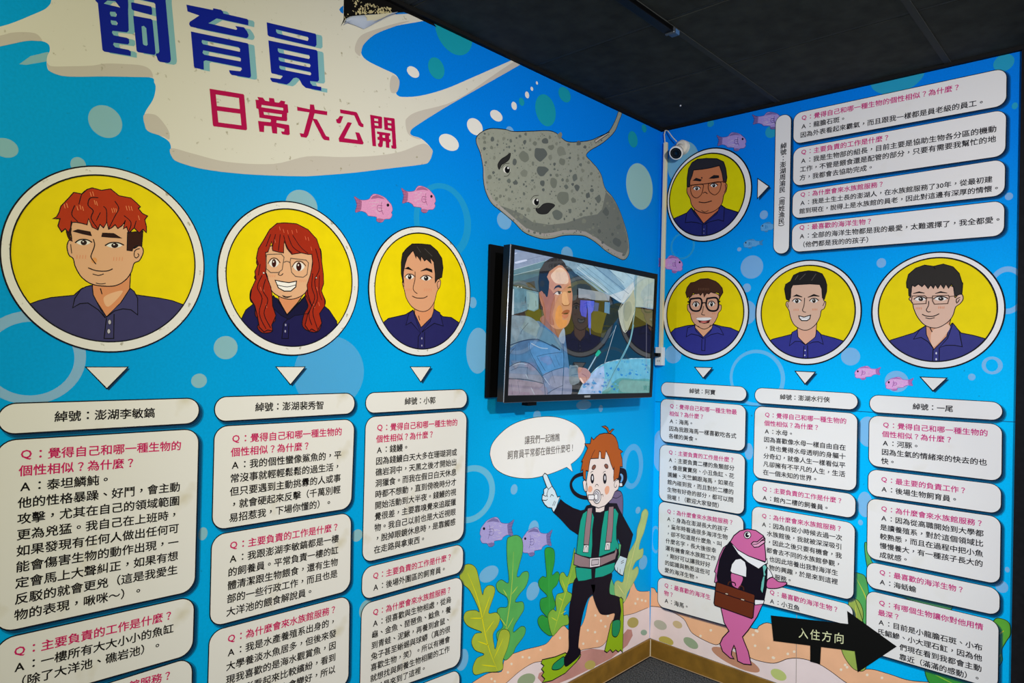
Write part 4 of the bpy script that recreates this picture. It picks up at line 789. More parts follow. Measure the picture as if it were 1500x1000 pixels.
def board(P, quad, r, label, name, cat, grp, full=False):
    pic = Pic(P); q = [P.px(x, y) for x, y in quad]
    pts, W, Hh = rrect(q, r, full)
    c = (sum(p[0] for p in q)/4, sum(p[1] for p in q)/4)
    mb = MB(); sx = .0085
    def poly(d, g, col, lay):
        h = STEP*(1+lay+PL); o = []
        for i, p in enumerate(pts):
            a = pts[i-1]; b = pts[(i+1) % len(pts)]; t = Vector((b[0]-a[0], b[1]-a[1]))
            nrm = Vector((t.y, -t.x)).normalized() if t.length > 1e-9 else Vector((0,0))
            if (nrm.x*(p[0]-c[0])+nrm.y*(p[1]-c[1])) < 0: nrm = -nrm
            o.append(P.w((p[0]+d[0]+nrm.x*g, p[1]+d[1]+nrm.y*g), h))
        mb.add(o, [list(range(len(o)))], col)
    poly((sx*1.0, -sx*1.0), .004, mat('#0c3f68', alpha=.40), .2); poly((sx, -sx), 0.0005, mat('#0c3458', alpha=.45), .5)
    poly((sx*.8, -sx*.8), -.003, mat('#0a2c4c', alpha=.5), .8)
    k = .0027 if P is LW else .0024
    poly((0, 0), k/2, mat(DK), 2); poly((0, 0), -k/2, CREAMY if P is LW else PANELW, 2.6)
    o = tag(mb.build(name, org=P.w(c, .001), clip=clipw(P)), label, cat, grp)
    return o, q
def setrows(P, o, q, rows, p0, p1, ref, end, off=.018):
    if P is RW: off = .016
    """rows of characters; p0/p1 = pixel of the left middle of the first/last row, end = pixel of the right end of row `ref`"""
    a, b, c = P.px(*p0), P.px(*p1), P.px(*end)
    ux = ((q[1][0]-q[0][0]+q[2][0]-q[3][0])/2, (q[1][1]-q[0][1]+q[2][1]-q[3][1])/2)
    n = len(rows); st = (a[0]+(b[0]-a[0])*ref/max(n-1, 1), a[1]+(b[1]-a[1])*ref/max(n-1, 1))
    em = (c[0]-st[0])/(cells(rows[ref][0])-.05)
    L_ = math.hypot(*ux); du = (ux[0]/L_*em, ux[1]/L_*em)
    # the row itself tells its direction
    du = (em, em*(c[1]-st[1])/(c[0]-st[0])); dv = (0, abs(em)*.97)
    mq, ma = MB(), MB(); h = STEP*(5.2+PL)
    R_ = P is RW
    for i, (t, k) in enumerate(rows):
        s_ = (a[0]+(b[0]-a[0])*i/max(n-1, 1), a[1]+(b[1]-a[1])*i/max(n-1, 1))
        put_line(mq if k == 'q' else ma, P, t, s_, du, dv, h, (MAGR if R_ else MAG) if k == 'q' else (BLKR if R_ else BLKI), off)
    if mq.f: mq.build('question_text', o, clip=clipw(P))
    if ma.f: ma.build('answer_text', o, clip=clipw(P))
NP = [ # nickname plates
 (LW, [(-3,591),(292,582.5),(290.5,619.5),(-4,636.5)], '綽號：澎湖李敏鎬', (79,610), (226,604), 'long white rounded name plate under the leftmost red-haired portrait'),
 (LW, [(314,581.2),(519,575.3),(519,605.4),(313.5,617.6)], '綽號：澎湖裴秀智', (373,596), (473.5,593), 'white rounded name plate under the portrait with long red hair'),
 (LW, [(535,575.1),(683.5,569.8),(683.5,596.7),(535,605.4)], '綽號：小郭', (592,587.5), (637,585.9), 'white rounded name plate under the black-haired portrait beside the television'),
 (RW, [(969,559.1),(1094,566.4),(1093.5,587.8),(968.5,579.3)], '綽號：阿寶', (1010,572), (1048,574.5), 'white rounded name plate under the portrait with thick black glasses'),
 (RW, [(1106,567.4),(1257,576.1),(1256.5,600.4),(1106,589.8)], '綽號：澎湖水行俠', (1142.6,580.9), (1215.6,585.2), 'white rounded name plate under the grinning portrait'),
 (RW, [(1274,577.9),(1468.8,588.9),(1468.5,615.9),(1274,603.4)], '綽號：一尾', (1337,594.8), (1396,598.6), 'white rounded name plate under the rightmost portrait')]
def rws(s): return [(t[1:], t[0]) for t in s.strip().split('\n')]
c1, c2, c3 = 'below the leftmost portrait', 'below the long-haired portrait', 'below the portrait beside the television'
d1, d2, d3, d0 = 'below the thick-glasses portrait', 'below the grinning portrait', 'below the rightmost portrait', 'beside the tall vertical name plate'
QA = [
 (LW, [(-6,645),(291,627.5),(285,864.5),(-8,928)], '''qQ：覺得自己和哪一種生物的
q個性相似？為什麼？
aA：泰坦鱗魨。
a他的性格暴躁、好鬥，會主動
a攻擊，尤其在自己的領域範圍
a更為兇猛。我自己在上班時，
a如果發現有任何人做出任何可
a能會傷害生物的動作出現，一
a定會馬上大聲糾正，如果有想
a反駁的就會更兇（這是我愛生
a物的表現，啾咪～）。''', (27.6,666), (20,901), 0, (264.7,652), 'tallest text panel, first '+c1),
 (LW, [(-8,937),(284.5,872),(282,957),(-9,1040)], '''qQ：主要負責的工作是什麼？
aA：一樓所有大大小小的魚缸
a（除了大洋池、礁岩池）。''', (18,955.5), (17.5,1001), 0, (253.5,899.5), 'three-line text panel, second '+c1),
 (LW, [(-9,1052),(281.5,961),(279,1130),(-10,1220)], 'qQ：為什麼會來水族館服務？', (17,1052), (16,1090), 0, (252,987), 'cut-off text panel at the bottom left, third '+c1),
 (LW, [(313.5,624.2),(519,613.3),(514,743.9),(310,776.8)], '''qQ：覺得自己和哪一種生物的
q個性相似？為什麼？
aA：我的個性蠻像鯊魚的，平
a常沒事就輕輕鬆鬆的過生活，
a但只要遇到主動挑釁的人或事
a，就會硬起來反擊（千萬別輕
a易招惹我，下場你懂的）。''', (338,643), (334.7,758.5), 0, (500,631.5), 'seven-line text panel, first '+c2),
 (LW, [(309.5,783.6),(514,749.7),(512.5,864.1),(306.5,918.8)], '''qQ：主要負責的工作是什麼？
aA：我跟澎湖李敏鎬都是一樓
a的飼養員。平常負責一樓的缸
a體清潔跟生物餵食，還有生物
a部的一些行政工作，而且也是
a大洋池的餵食解說員。''', (334.7,799.5), (330.7,896.5), 0, (496,770.7), 'six-line text panel, second '+c2),
 (LW, [(306,924.7),(512,870.9),(510,1003),(302,1072)], '''qQ：為什麼會來水族館服務？
aA：我是水產養殖系出身的，
a大學養淡水魚居多，但後來發
a現我喜歡的是海水觀賞魚，因
a為形彩看起來比較繽紛，看到
a\u3000\u3000\u3000\u3000心情也會變好，所以''', (331.5,936.5), (329,1036), 0, (492.5,891), 'cut-off text panel at the bottom edge, third '+c2),
 (LW, [(535,610.5),(683.3,601.3),(678.5,789),(530,824.4)], '''qQ：覺得自己和哪一種生物的
q個性相似？為什麼？
aA：錢鰻。
a因為錢鰻白天大多在珊瑚洞或
a礁岩洞中，天黑之後才開始出
a洞獵食。而我在假日白天休息
a時都不想動，直到傍晚時分才
a開始活動到大半夜。錢鰻的視
a覺很差，主要靠嗅覺來追蹤獵
a物。我自己以前也是大近視眼
a，脫掉眼鏡休息時，是靠觸感
a在走路與拿東西。''', (550.7,626.7), (546.9,805.3), 0, (669.3,618.1), 'tall twelve-line text panel, first '+c3),
 (LW, [(530,831.7),(678.3,795.4),(677.5,837.3),(529,879.1)], '''qQ：主要負責的工作是什麼？
aA：後場外圍區的飼育員。''', (544.8,844), (544.8,860.8), 0, (661.3,814.7), 'small two-line text panel, second '+c3),
 (LW, [(529,885),(677,843),(673.5,973),(526,1026)], '''qQ：為什麼會來水族館服務？
aA：很喜歡與生物相處，從烏
a龜、金魚、琵琶魚、鯰魚，養
a到青蛙、泥鰍，再養到倉鼠、
a兔子甚至蜥蜴與球蟒（真的很
a喜歡生物，笑）。所以有機會
a就想找與飼養生物相關的工作
a，於是來到了這裡。''', (544.8,897.5), (541,1010), 0, (660.5,862.7), 'eight-line text panel, third '+c3),
 (LW, [(526,1036),(673,978.8),(671.5,1060),(525,1120)], '', None, None, 0, None, 'blank panel corner at the bottom edge, fourth '+c3),
 (RW, [(968,583.4),(1093,593.4),(1091.5,661),(967.5,646.1)], '''qQ：覺得自己和哪一種生物最
q相似？為什麼？
aA：海馬。
a因為我跟海馬一樣喜歡吃各式
a各樣的美食。''', (981,594.4), (979.9,637.9), 0, (1079.5,603.3), 'five-line text panel, first '+d1),
 (RW, [(967,650.3),(1092,665.3),(1090,754),(965.5,732.1)], '''qQ：主要負責的工作是什麼？
aA：主要負責二樓的魚類部分
a，像是寶寶房、小丑魚缸、花
a園鰻、天竺鯛跟海馬，如果在
a館內碰到我，而且對於二樓的
a生物有好奇的部分，都可以問
a我喔！（歡迎大家發問）''', (979.4,662), (977.3,727), 0, (1076.3,673.7), 'seven-line text panel, second '+d1),
 (RW, [(965.5,733.3),(1089.5,756.1),(1089,868),(964,840.5)], '''qQ：為什麼會來水族館服務？
aA：身為在澎湖長大的孩子
a，童年時看過很多海洋生物
a，卻不知道是什麼魚、叫
a什麼名字，長大後很幸
a運有機會來水族館工作
a，剛好可以讓我好好
a的認識與熟悉這些可
a愛的海洋生物。''', (977,748.4), (973.8,834), 0, (1075,765.1), 'nine-line text panel partly behind the pink fish, third '+d1),
 (RW, [(964,844),(1088,873),(1087,922),(963.5,887.3)], '''qQ：最喜歡的海洋生
q物？
aA：海馬。''', (973,856.4), (973,878.5), 0, (1041,874.5), 'short text panel left of the pink fish, lowest '+d1),
 (RW, [(1106,594.5),(1256.5,605.3),(1254.5,719.5),(1103.5,698.9)], '''qQ：覺得自己和哪一種生物的
q個性相似？為什麼？
aA：水母。
a因為喜歡像水母一樣自由自在
a，我也覺得水母透明的身軀十
a分奇幻，就像人生一樣看似平
a凡卻擁有不平凡的人生，生活
a在一個未知的世界。''', (1120,607.2), (1117.9,690.8), 0, (1240,616.6), 'eight-line text panel, first '+d2),
 (RW, [(1103,701.7),(1254,723.8),(1253,759.5),(1102.5,733.4)], '''qQ：主要負責的工作是什麼？
aA：館內二樓的飼養員。''', (1116.4,715.3), (1116.4,728.1), 0, (1234.8,733.5), 'two-line text panel, second '+d2),
 (RW, [(1102,740.2),(1253,766),(1250.5,879.5),(1100,843)], '''qQ：為什麼會來水族館服務？
aA：因為自從小時候去過一次
a\u3000水族館後，我就被深深吸引
a\u3000，因此之後只要有機會，我
a\u3000都會去不同的水族館參觀，
a\u3000\u2009也因此培養出我對海洋生
a\u3000\u2009物的興趣，於是來到這裡
a\u3000\u3000\u2009服務。''', (1115.6,754.9), (1113.5,839.5), 0, (1234,774.4), 'eight-line text panel just right of the pink fish, third '+d2),
 (RW, [(1100,848),(1250,886),(1249,917),(1098,878.6)], '''qQ：最喜歡的海洋生物？
aA：小丑魚''', (1127,866.5), (1127,879), 0, (1229,892.9), 'two-line text panel just above the black arrow, fourth '+d2),
 (RW, [(1273.5,608),(1468.3,621.2),(1467.5,705),(1272.5,681.6)], '''qQ：覺得自己和哪一種生物的
q個性相似？為什麼？
aA：河豚。
a因為生氣的情緒來的快去的也
a快。''', (1292.6,622), (1291,674.4), 0, (1447,634), 'five-line text panel, first '+d3),
 (RW, [(1272,686.3),(1467,709.6),(1466.5,752.8),(1271.5,724.8)], '''qQ：最主要的負責工作？
aA：後場生物飼育員。''', (1290,701.6), (1290,715.4), 0, (1416.5,718.5), 'two-line text panel, second '+d3),
 (RW, [(1271,728.7),(1466.5,757),(1465,856),(1270,816.5)], '''qQ：為什麼會來水族館服務？
aA：因為從高職開始到大學都
a是讀養殖系，對於這個領域比
a較熟悉，而且在過程中把小魚
a慢慢養大，有一種孩子長大的
a成就感。''', (1290,744.4), (1288.4,811.6), 0, (1441,766.6), 'six-line text panel, third '+d3),
 (RW, [(1270,821.5),(1465,862),(1464.5,902),(1269.5,859)], '''qQ：最喜歡的海洋生物？
aA：海蛞蝓''', (1287.5,837.4), (1287.5,851), 0, (1413,864), 'two-line text panel, fourth '+d3),
 (RW, [(1269.5,863.5),(1463.5,909.5),(1462,1010),(1268.5,953)], '''qQ：有哪個生物讓你對他用情
q最深？
aA：目前是小龍膽石斑、小布
a氏鯧鰺、小大理石魟，因為他
a\u3000\u3000\u3000們現在看到我都會主動
a\u3000\u3000\u3000靠近（滿滿的感動）。''', (1286.8,882), (1284.2,951.5), 0, (1440.2,918), 'six-line text panel pierced by the black arrow tip, lowest '+d3),
 (RW, [(1163,166.4),(1475,99.3),(1474.5,154.2),(1162,211.5)], '''qQ：覺得自己和哪一種生物的個性相似？為什麼？
aA：龍膽石斑。
a因為外表看起來霸氣，而且跟我一樣都是員老級的員工。''', (1173.6,173.6), (1172.4,198.2), 0, (1407.2,127.2), 'topmost wide text panel, first '+d0),
 (RW, [(1162.5,217.9),(1474.5,160),(1473,228),(1161.5,273)], '''qQ：主要負責的工作是什麼？
aA：我是生物部的組長，目前主要是協助生物各分區的機動
a工作，不管是餵食還是配管的部分，只要有需要我幫忙的地
a方，我都會去協助完成。''', (1173,223.8), (1171.4,260.8), 1, (1459.6,188.4), 'wide four-line text panel, second '+d0),
 (RW, [(1161.5,280.7),(1473,232.6),(1472,286),(1160.5,320.5)], '''qQ：為什麼會來水族館服務？
aA：我是土生土長的澎湖人，在水族館服務了30年，從最初建
a館到現在，說得上是水族館的員老，因此對這邊有深厚的情懷。''', (1172,285.8), (1171,309.6), 1, (1453.6,262.2), 'wide three-line text panel, third '+d0),
 (RW, [(1160.5,328.9),(1472,293.4),(1471,345),(1160,369.5)], '''qQ：最喜歡的海洋生物？
aA：全部的海洋生物都是我的最愛，太難選擇了，我全都愛。
a（他們都是我的的孩子）''', (1170.4,333.8), (1170.6,358.6), 1, (1468,321), 'wide three-line text panel, lowest '+d0)]
allc = ''.join(n[2] for n in NP)+''.join(q[2] for q in QA)+'綽號：澎湖周渝民（周姓漁民）'
for of_ in (.018, .016): glyphs(allc.replace('\n', '').replace('\u3000', '').replace('\u2009', ''), of_)
for P, quad, t, a, b, lab in NP:
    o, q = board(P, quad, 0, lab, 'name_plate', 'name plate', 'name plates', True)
    setrows(P, o, q, [(t, 'a')], a, a, 0, b)
for P, quad, t, a, b, ref, end, lab in QA:
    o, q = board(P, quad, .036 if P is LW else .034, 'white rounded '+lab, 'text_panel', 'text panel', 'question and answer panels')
    if t: setrows(P, o, q, rws(t), a, b, ref, end)
# tall vertical plate
o, q = board(RW, [(1136.5,170.5),(1159.5,166),(1156,371.5),(1133,371.5)], 0, 'tall narrow white rounded name plate with vertical text, on the right wall', 'name_plate', 'name plate', 'name plates', True)
mbv = MB(); t = '綽號：澎湖周渝民（周姓漁民）'; A_, B2 = RW.px(1148.2,209), RW.px(1144.6,332); em = (A_[1]-B2[1])/(len(t)-.6)
for i, ch in enumerate(t):
    vs_, fs_ = GL[(ch, .018)]; cu_ = A_[0]+(B2[0]-A_[0])*i/len(t); cv_ = A_[1]-em*(i+.5)
    tr = (lambda a, b: (a-.5, b-.38)) if ch not in '（）' else (lambda a, b: (b-.38, -(a-.5)))
    mbv.add([RW.w((cu_+tr(a, b)[0]*em*1.02, cv_+tr(a, b)[1]*em), STEP*(5.2+PL)) for a, b in vs_], fs_, BLKR)
mbv.build('name_text', o)

# ------------------------------------------------------------------ speech bubble, diver, pink fish, arrow
Dv = Pic(LW,690,600,.22); Hd = Pic(LW,780,620,.14)
def prt(root_, name, shapes, label=None, dk='#120d1c'):
    mb = MB(); P0 = None
    for s_ in shapes:
        P_, k = s_[0], s_[1]
        if k == 'f': P_.fill(mb, s_[4], s_[3], s_[2], s_[6] if len(s_) > 6 else True, ow=s_[5] if len(s_) > 5 else 1.3, oc=dk)
        else: P_.line(mb, s_[4], s_[5], s_[3], s_[2], s_[6] if len(s_) > 6 else True)
        P0 = P_
    o = mb.build(name, root_, clip=clipw(P0.P) if P0.P in (LW, RW) else None)
    if label: o['label'] = label
    return o
mb = MB()
bub = [(125,295),(135,240),(170,185),(240,120),(320,78),(420,52),(520,44),(610,58),(690,95),(735,140),(757,190),(758,240),(735,295),(700,335),(665,362),(677,413),(637,382),(560,415),(490,437),(400,456),(300,452),(210,425),(150,375)]
Dv.fill(mb, smooth_closed(bub[:15],4,False)+[(677,413)]+smooth_closed(bub[16:]+[bub[0]],4,False), PANELW, 2, ow=.9)
sb_ = tag(mb.build('speech_bubble', org=LW.w(Dv.uv([(440,250)],0)[0])), 'white oval speech bubble under the television on the left wall', 'speech bubble')
GI = mat('#4c423e'); glyphs('讓我們一起瞧飼育員平常都在做些什麼吧！', .004)
mb = MB()
def sline(t, a, b, hs=1.25):
    A, B = LW.px(*a), LW.px(*b); em = (B[0]-A[0])/len(t); put_line(mb, LW, t, A, (em, (B[1]-A[1])/len(t)), (0, em*hs), STEP*5, GI, .004)
sline('讓我們一起瞧瞧', (690+355*.22,600+203*.22), (690+590*.22,600+182*.22), 1.15); sline('飼育員平常都在做些什麼吧！', (690+240*.22,600+303*.22), (690+690*.22,600+250*.22), 1.12)
mb.build('speech_text', sb_)

dv = root('printed_diver', LW.w(Dv.uv([(860,700)],0)[0], .001), 'printed cartoon diver in green vest and lime fins, pointing at the speech bubble', 'diver')
BK, SKD, GLV = '#140e1c', '#ecdcd6', '#cfe2ec'
prt(dv,'air_tank',[(Dv,'f',6,'#6f6286',[(905,590),(935,560),(975,538),(1002,552),(1012,600),(1010,690),(1005,760),(970,720),(930,640)]),(Dv,'l',6.5,BK,[(935,580),(970,588),(1000,570)],.9)])
prt(dv,'hose',[(Hd,'l',6,BK,[(560,528),(500,535),(445,560),(408,610),(405,660),(430,715),(480,755),(540,775),(600,778)],6.0),(Hd,'f',6,BK,[(905,475),(940,470),(975,490),(988,550),(982,600),(955,650),(935,662),(905,650),(900,560)]),(Hd,'f',6.6,'#6fa8dc',[(915,530),(935,525),(950,550),(948,590),(930,620),(918,610),(930,570)],.6),(Hd,'f',6.6,'#e8e6ea',[(908,622),(938,622),(942,655),(912,660)],.8,False)])
prt(dv,'leg',[(S,'f',7,BK,[(765,360),(870,370),(880,440),(840,485),(812,560),(795,640),(782,740),(780,790),(792,840),(750,880),(700,905),(690,880),(705,830),(722,790),(722,700),(725,560),(740,470)])])
prt(dv,'leg',[(S,'f',7,BK,[(865,380),(980,330),(972,400),(970,455),(1010,470),(1040,490),(1045,560),(1040,640),(1030,700),(1000,700),(990,640),(1003,575),(960,582),(920,578),(900,550),(880,500),(865,440)])])
prt(dv,'torso',[(Dv,'f',7,BK,[(752,672),(770,640),(820,625),(900,622),(970,625),(985,660),(1010,710),(1075,828),(1060,900),(1040,985),(990,972),(1000,900),(975,850),(985,960),(960,1040),(900,1080),(800,1080),(715,1040),(720,930),(716,832)],1.3,False)])
prt(dv,'trunks',[(S,'f',7.1,BK,[(850,280),(895,280),(900,400),(850,400)],0,False)])
prt(dv,'arm',[(Dv,'f',7.2,BK,[(596,597),(625,622),(680,655),(730,672),(765,665),(750,740),(716,832),(660,795),(600,730),(550,682),(575,640)],1.3,False)],'raised arm in black sleeve')
prt(dv,'neck',[(Dv,'f',7.8,SKD,[(828,640),(892,632),(886,672),(860,684),(830,682)],1,False)])
prt(dv,'vest',[(Dv,'f',8,'#17a08a',[(745,690),(775,668),(800,662),(820,715),(808,800),(808,900),(800,985),(700,965),(712,850),(728,740)],1.2,False)])
prt(dv,'vest',[(Dv,'f',8,'#17a08a',[(890,675),(960,655),(982,690),(968,780),(968,860),(985,900),(985,925),(930,950),(850,980),(858,900),(870,790)],1.2,False)])
prt(dv,'vest_hem',[(S,'f',8,'#17a08a',[(762,292),(860,303),(862,365),(820,376),(780,380),(768,350)],1.2,False)])
prt(dv,'vest_hem',[(S,'f',8,'#17a08a',[(884,300),(1005,262),(998,310),(980,330),(930,352),(880,360)],1.2,False)])
prt(dv,'strap',[(Dv,'f',9,'#957b80',[(777,655),(808,650),(795,800),(784,902),(750,896),(760,780)],1.1,False)]); prt(dv,'strap',[(Dv,'f',9,'#957b80',[(918,645),(950,642),(945,780),(935,882),(896,888),(908,770)],1.1,False)])
prt(dv,'buckle',[(Dv,'f',9.8,'#e6e2e4',[(752,900),(784,900),(780,950),(745,948)],1,False),(Dv,'l',10.3,BK,[(758,945),(760,915),(772,912),(772,945)],.9)]); prt(dv,'buckle',[(Dv,'f',9.8,'#e6e2e4',[(898,882),(928,882),(924,932),(890,935)],1,False),(Dv,'l',10.3,BK,[(903,930),(905,900),(916,900),(917,928)],.9)])
prt(dv,'belt',[(S,'f',9,'#957b80',[(757,207),(800,225),(850,240),(920,232),(1000,205),(1012,175),(1016,200),(1005,245),(920,284),(850,297),(790,292),(752,278)],1.2,False),(S,'f',10,'#dcd2d8',[(850,238),(915,232),(912,288),(848,297)],1.1,False),(S,'f',10.6,'#c8bcc2',[(862,250),(905,246),(902,276),(860,282)],1,False)])
prt(dv,'face',[(Hd,'f',8.4,SKD,[(528,620),(535,600),(560,595),(575,690),(560,715),(540,690)],1.1),(Hd,'f',8.6,SKD,[(605,370),(585,480),(565,600),(560,700),(580,800),(620,858),(690,885),(760,860),(830,790),(862,715),(895,690),(910,640),(905,590),(880,578),(855,600),(850,480),(790,300),(700,260),(620,310)],1.3,False),
  (Hd,'l',9.2,BK,[(895,590),(870,600),(855,640),(862,668),(880,660),(878,640)],.9),(Hd,'f',9.2,'#eaa98a',[(580,690),(595,655),(620,660),(628,690),(610,718),(585,715)],0),(Hd,'f',9.2,'#eaa98a',[(755,690),(775,655),(800,660),(805,695),(790,735),(765,740)],0)])
prt(dv,'eyebrow',[(Hd,'f',9.4,'#8a5546',[(622,465),(635,440),(655,435),(662,455),(645,480),(628,480)],1.1)]); prt(dv,'eyebrow',[(Hd,'f',9.4,'#8a5546',[(752,440),(765,425),(785,432),(792,455),(785,470),(765,465)],1.1)])
for cx, cy, h_ in ((626,577,52),(757,577,56)):
    prt(dv,'eye',[(Hd,'f',9.4,BK,Hd.ell(cx-19,cy-h_,cx+19,cy+h_),0,False),(Hd,'f',9.8,'#e8e4ea',Hd.ell(cx-6,cy-32,cx+9,cy+18),0,False),(Hd,'l',9.8,BK,[(cx-18,cy-55),(cx-8,cy-72),(cx+8,cy-76)],.9)])
prt(dv,'nose',[(Hd,'l',9.8,BK,[(655,662),(665,640),(680,638),(690,655)],1)])
prt(dv,'mouthpiece',[(Hd,'f',10,'#e6e2e6',Hd.ell(632,692,716,838),1.2,False),(Hd,'f',10.6,'#cfcad2',Hd.ell(640,712,700,815),1,False),(Hd,'f',11,'#f0eef0',Hd.ell(648,735,684,800),1,False),(Hd,'f',11.4,'#ece9ec',[(582,748),(640,745),(648,760),(645,790),(636,800),(584,798)],1.1,False),(Hd,'l',11,BK,[(714,750),(735,742),(738,765)],1)],'white breathing mouthpiece')
prt(dv,'hair',[(Hd,'f',9.9,'#b0571f',[(548,212),(605,212),(618,145),(640,172),(670,140),(705,112),(750,102),(800,102),(835,112),(870,145),(892,200),(902,262),(945,295),(922,312),(938,370),(942,455),(918,450),(912,500),(900,572),(878,580),(852,605),(848,560),(856,450),(845,482),(820,420),(800,350),(770,285),(755,368),(718,365),(715,300),(700,290),(690,365),(610,368),(597,400),(585,500),(560,492),(555,600),(532,572),(527,480),(505,505),(525,400),(512,400),(545,330),(578,258)],1.3,False),(Hd,'f',9.9,'#b0571f',[(725,30),(765,25),(790,45),(805,85),(835,58),(855,60),(835,80),(815,108),(795,100),(775,60)],1.2,False),(Hd,'l',10.5,BK,[(612,365),(630,320),(655,275)],1)],'messy orange-brown hair')
prt(dv,'glove',[(Hd,'f',8,GLV,[(108,548),(128,520),(152,535),(205,655),(235,700),(262,770),(288,762),(250,880),(222,930),(205,900),(205,885),(160,878),(130,850),(100,800),(105,745),(120,735),(118,690),(150,665),(125,600)],1.4,False),(Hd,'l',8.6,BK,[(150,665),(165,690),(150,740),(158,770)],1.1),(Hd,'l',8.6,BK,[(165,690),(205,655)],1.1),(Hd,'l',8.6,BK,[(105,745),(140,760),(155,745)],1.1),(Hd,'l',8.6,BK,[(103,800),(140,805),(158,790)],1.1),(Hd,'l',8.6,BK,[(185,770),(200,745),(222,760)],1.1),(Hd,'l',8.6,BK,[(210,860),(232,810)],1),(Hd,'l',8.6,BK,[(226,862),(245,815)],1)],'pointing white glove')
prt(dv,'glove',[(S,'f',8,GLV,[(1035,222),(1078,238),(1070,272),(1052,345),(1035,338),(1020,325),(1005,310),(1000,288),(1012,262)],1.3,False),(S,'l',8.6,BK,[(1040,262),(1058,250)],.9),(S,'l',8.6,BK,[(1040,272),(1058,262)],.9),(S,'l',8.6,BK,[(1018,322),(1020,295)],.9),(S,'l',8.6,BK,[(1034,335),(1035,305)],.9)])
prt(dv,'arm',[(Dv,'f',7.4,BK,[(985,660),(1015,715),(1078,830),(1060,905),(1040,985),(992,970),(1010,870),(975,800)],1.3,False)],'lowered arm in black sleeve')
FIN, FIN2 = '#93b61c', '#1f8f5c'
prt(dv,'fin',[(S,'f',8.4,FIN,[(785,785),(795,830),(770,870),(700,940),(620,985),(560,998),(575,975),(556,955),(570,935),(555,915),(570,895),(553,880),(560,858),(640,840),(700,815),(745,850),(780,820)],1.4,False),(S,'f',8.9,FIN2,[(625,890),(655,862),(692,840),(697,880),(665,915),(622,918)],1.2),(S,'f',9.2,BK,[(695,842),(740,800),(788,790),(790,830),(740,878),(700,900)],0)],'lime swim fin')
prt(dv,'fin',[(S,'f',8.4,FIN,[(1030,485),(1040,476),(1052,490),(1056,600),(1050,815),(1038,798),(1025,812),(1008,798),(990,814),(975,796),(955,815),(940,805),(960,720),(978,640),(990,618),(1030,640),(1040,560)],1.4,False),(S,'f',8.9,FIN2,[(994,622),(1034,618),(1032,680),(1012,718),(988,708),(986,660)],1.2)],'lime swim fin')

FM = Pic(RW,1030,760,.22,8); K = Pic(RW,1100,700,.3,8); PKF = '#d26aa2'
fm = root('printed_fish_clerk', RW.w(FM.uv([(250,500)],0)[0], .001), 'printed upright pink fish in black waistcoat carrying a brown briefcase, on the right wall', 'fish character')
prt(fm,'tail',[(FM,'f',6,PKF,[(118,590),(350,570),(400,560),(360,650),(300,740),(262,785),(275,820),(300,880),(320,970),(270,965),(230,945),(215,860),(205,840),(190,880),(188,905),(205,930),(180,925),(130,880),(112,830),(130,790),(172,745),(140,690)],1.4,False),(FM,'l',6.6,BK,[(205,840),(190,880),(188,905)],1.2)])
prt(fm,'back_fin',[(FM,'f',5.6,'#c66a9e',[(180,155),(135,190),(110,240),(100,275),(75,350),(85,360),(75,420),(95,430),(120,300)],1.2,False)])
prt(fm,'waistcoat',[(FM,'f',6.4,BK,[(178,150),(260,240),(370,330),(420,290),(430,370),(425,440),(405,540),(340,540),(100,440),(92,380),(110,270),(140,200)],1.2,False)],'black waistcoat')
prt(fm,'head',[(FM,'f',7.2,PKF,[(180,152),(205,110),(245,78),(295,66),(350,75),(400,110),(412,130),(408,160),(415,220),(418,285),(370,270),(300,245),(230,205)],1.4,False)])
prt(fm,'lips',[(FM,'f',8,'#eaa6c8',[(320,165),(335,150),(360,152),(400,118),(408,128),(380,150),(410,140),(412,155),(370,185),(340,188)],1.3,False),(FM,'l',8.5,BK,[(330,168),(360,165),(395,140)],1)])
prt(fm,'eye',[(FM,'f',8,'#f2eef0',FM.ell(272,82,318,130),1.1,False),(FM,'f',8.5,BK,FM.ell(280,88,308,122),0,False),(FM,'f',8.9,'#f2eef0',FM.ell(294,94,310,108),0,False)])
prt(fm,'collar',[(FM,'f',7.6,'#f0eef2',[(182,155),(230,205),(300,245),(370,272),(412,288),(425,262),(428,295),(412,302),(370,332),(300,290),(235,235)],1.2,False)])
prt(fm,'tie',[(FM,'f',8.2,'#6fc2b8',[(395,312),(412,302),(425,322),(412,350),(418,375),(402,380),(400,350)],.8,False),(FM,'f',8.2,'#6fc2b8',[(400,378),(412,378),(405,450),(395,495),(382,470),(388,420)],.8,False)],'teal necktie')
prt(fm,'sleeve',[(FM,'f',8.2,'#f0eef2',[(180,345),(190,300),(215,268),(250,262),(280,285),(290,325),(288,388),(235,372),(190,358)],1.2,False)])
prt(fm,'sleeve',[(FM,'f',7,'#f0eef2',[(428,322),(450,350),(465,382),(425,405)],1.1,False)])
prt(fm,'shirt_hem',[(FM,'f',7,'#f0eef2',[(340,535),(408,540),(400,565),(345,572)],1,False)])
prt(fm,'arm',[(FM,'f',7.8,PKF,[(188,358),(265,385),(250,445),(240,465),(205,452),(190,430)],1.3)]); prt(fm,'arm',[(FM,'f',7.2,PKF,[(428,405),(462,388),(500,415),(550,420),(556,432),(530,450),(480,462),(425,455)],1.3)])
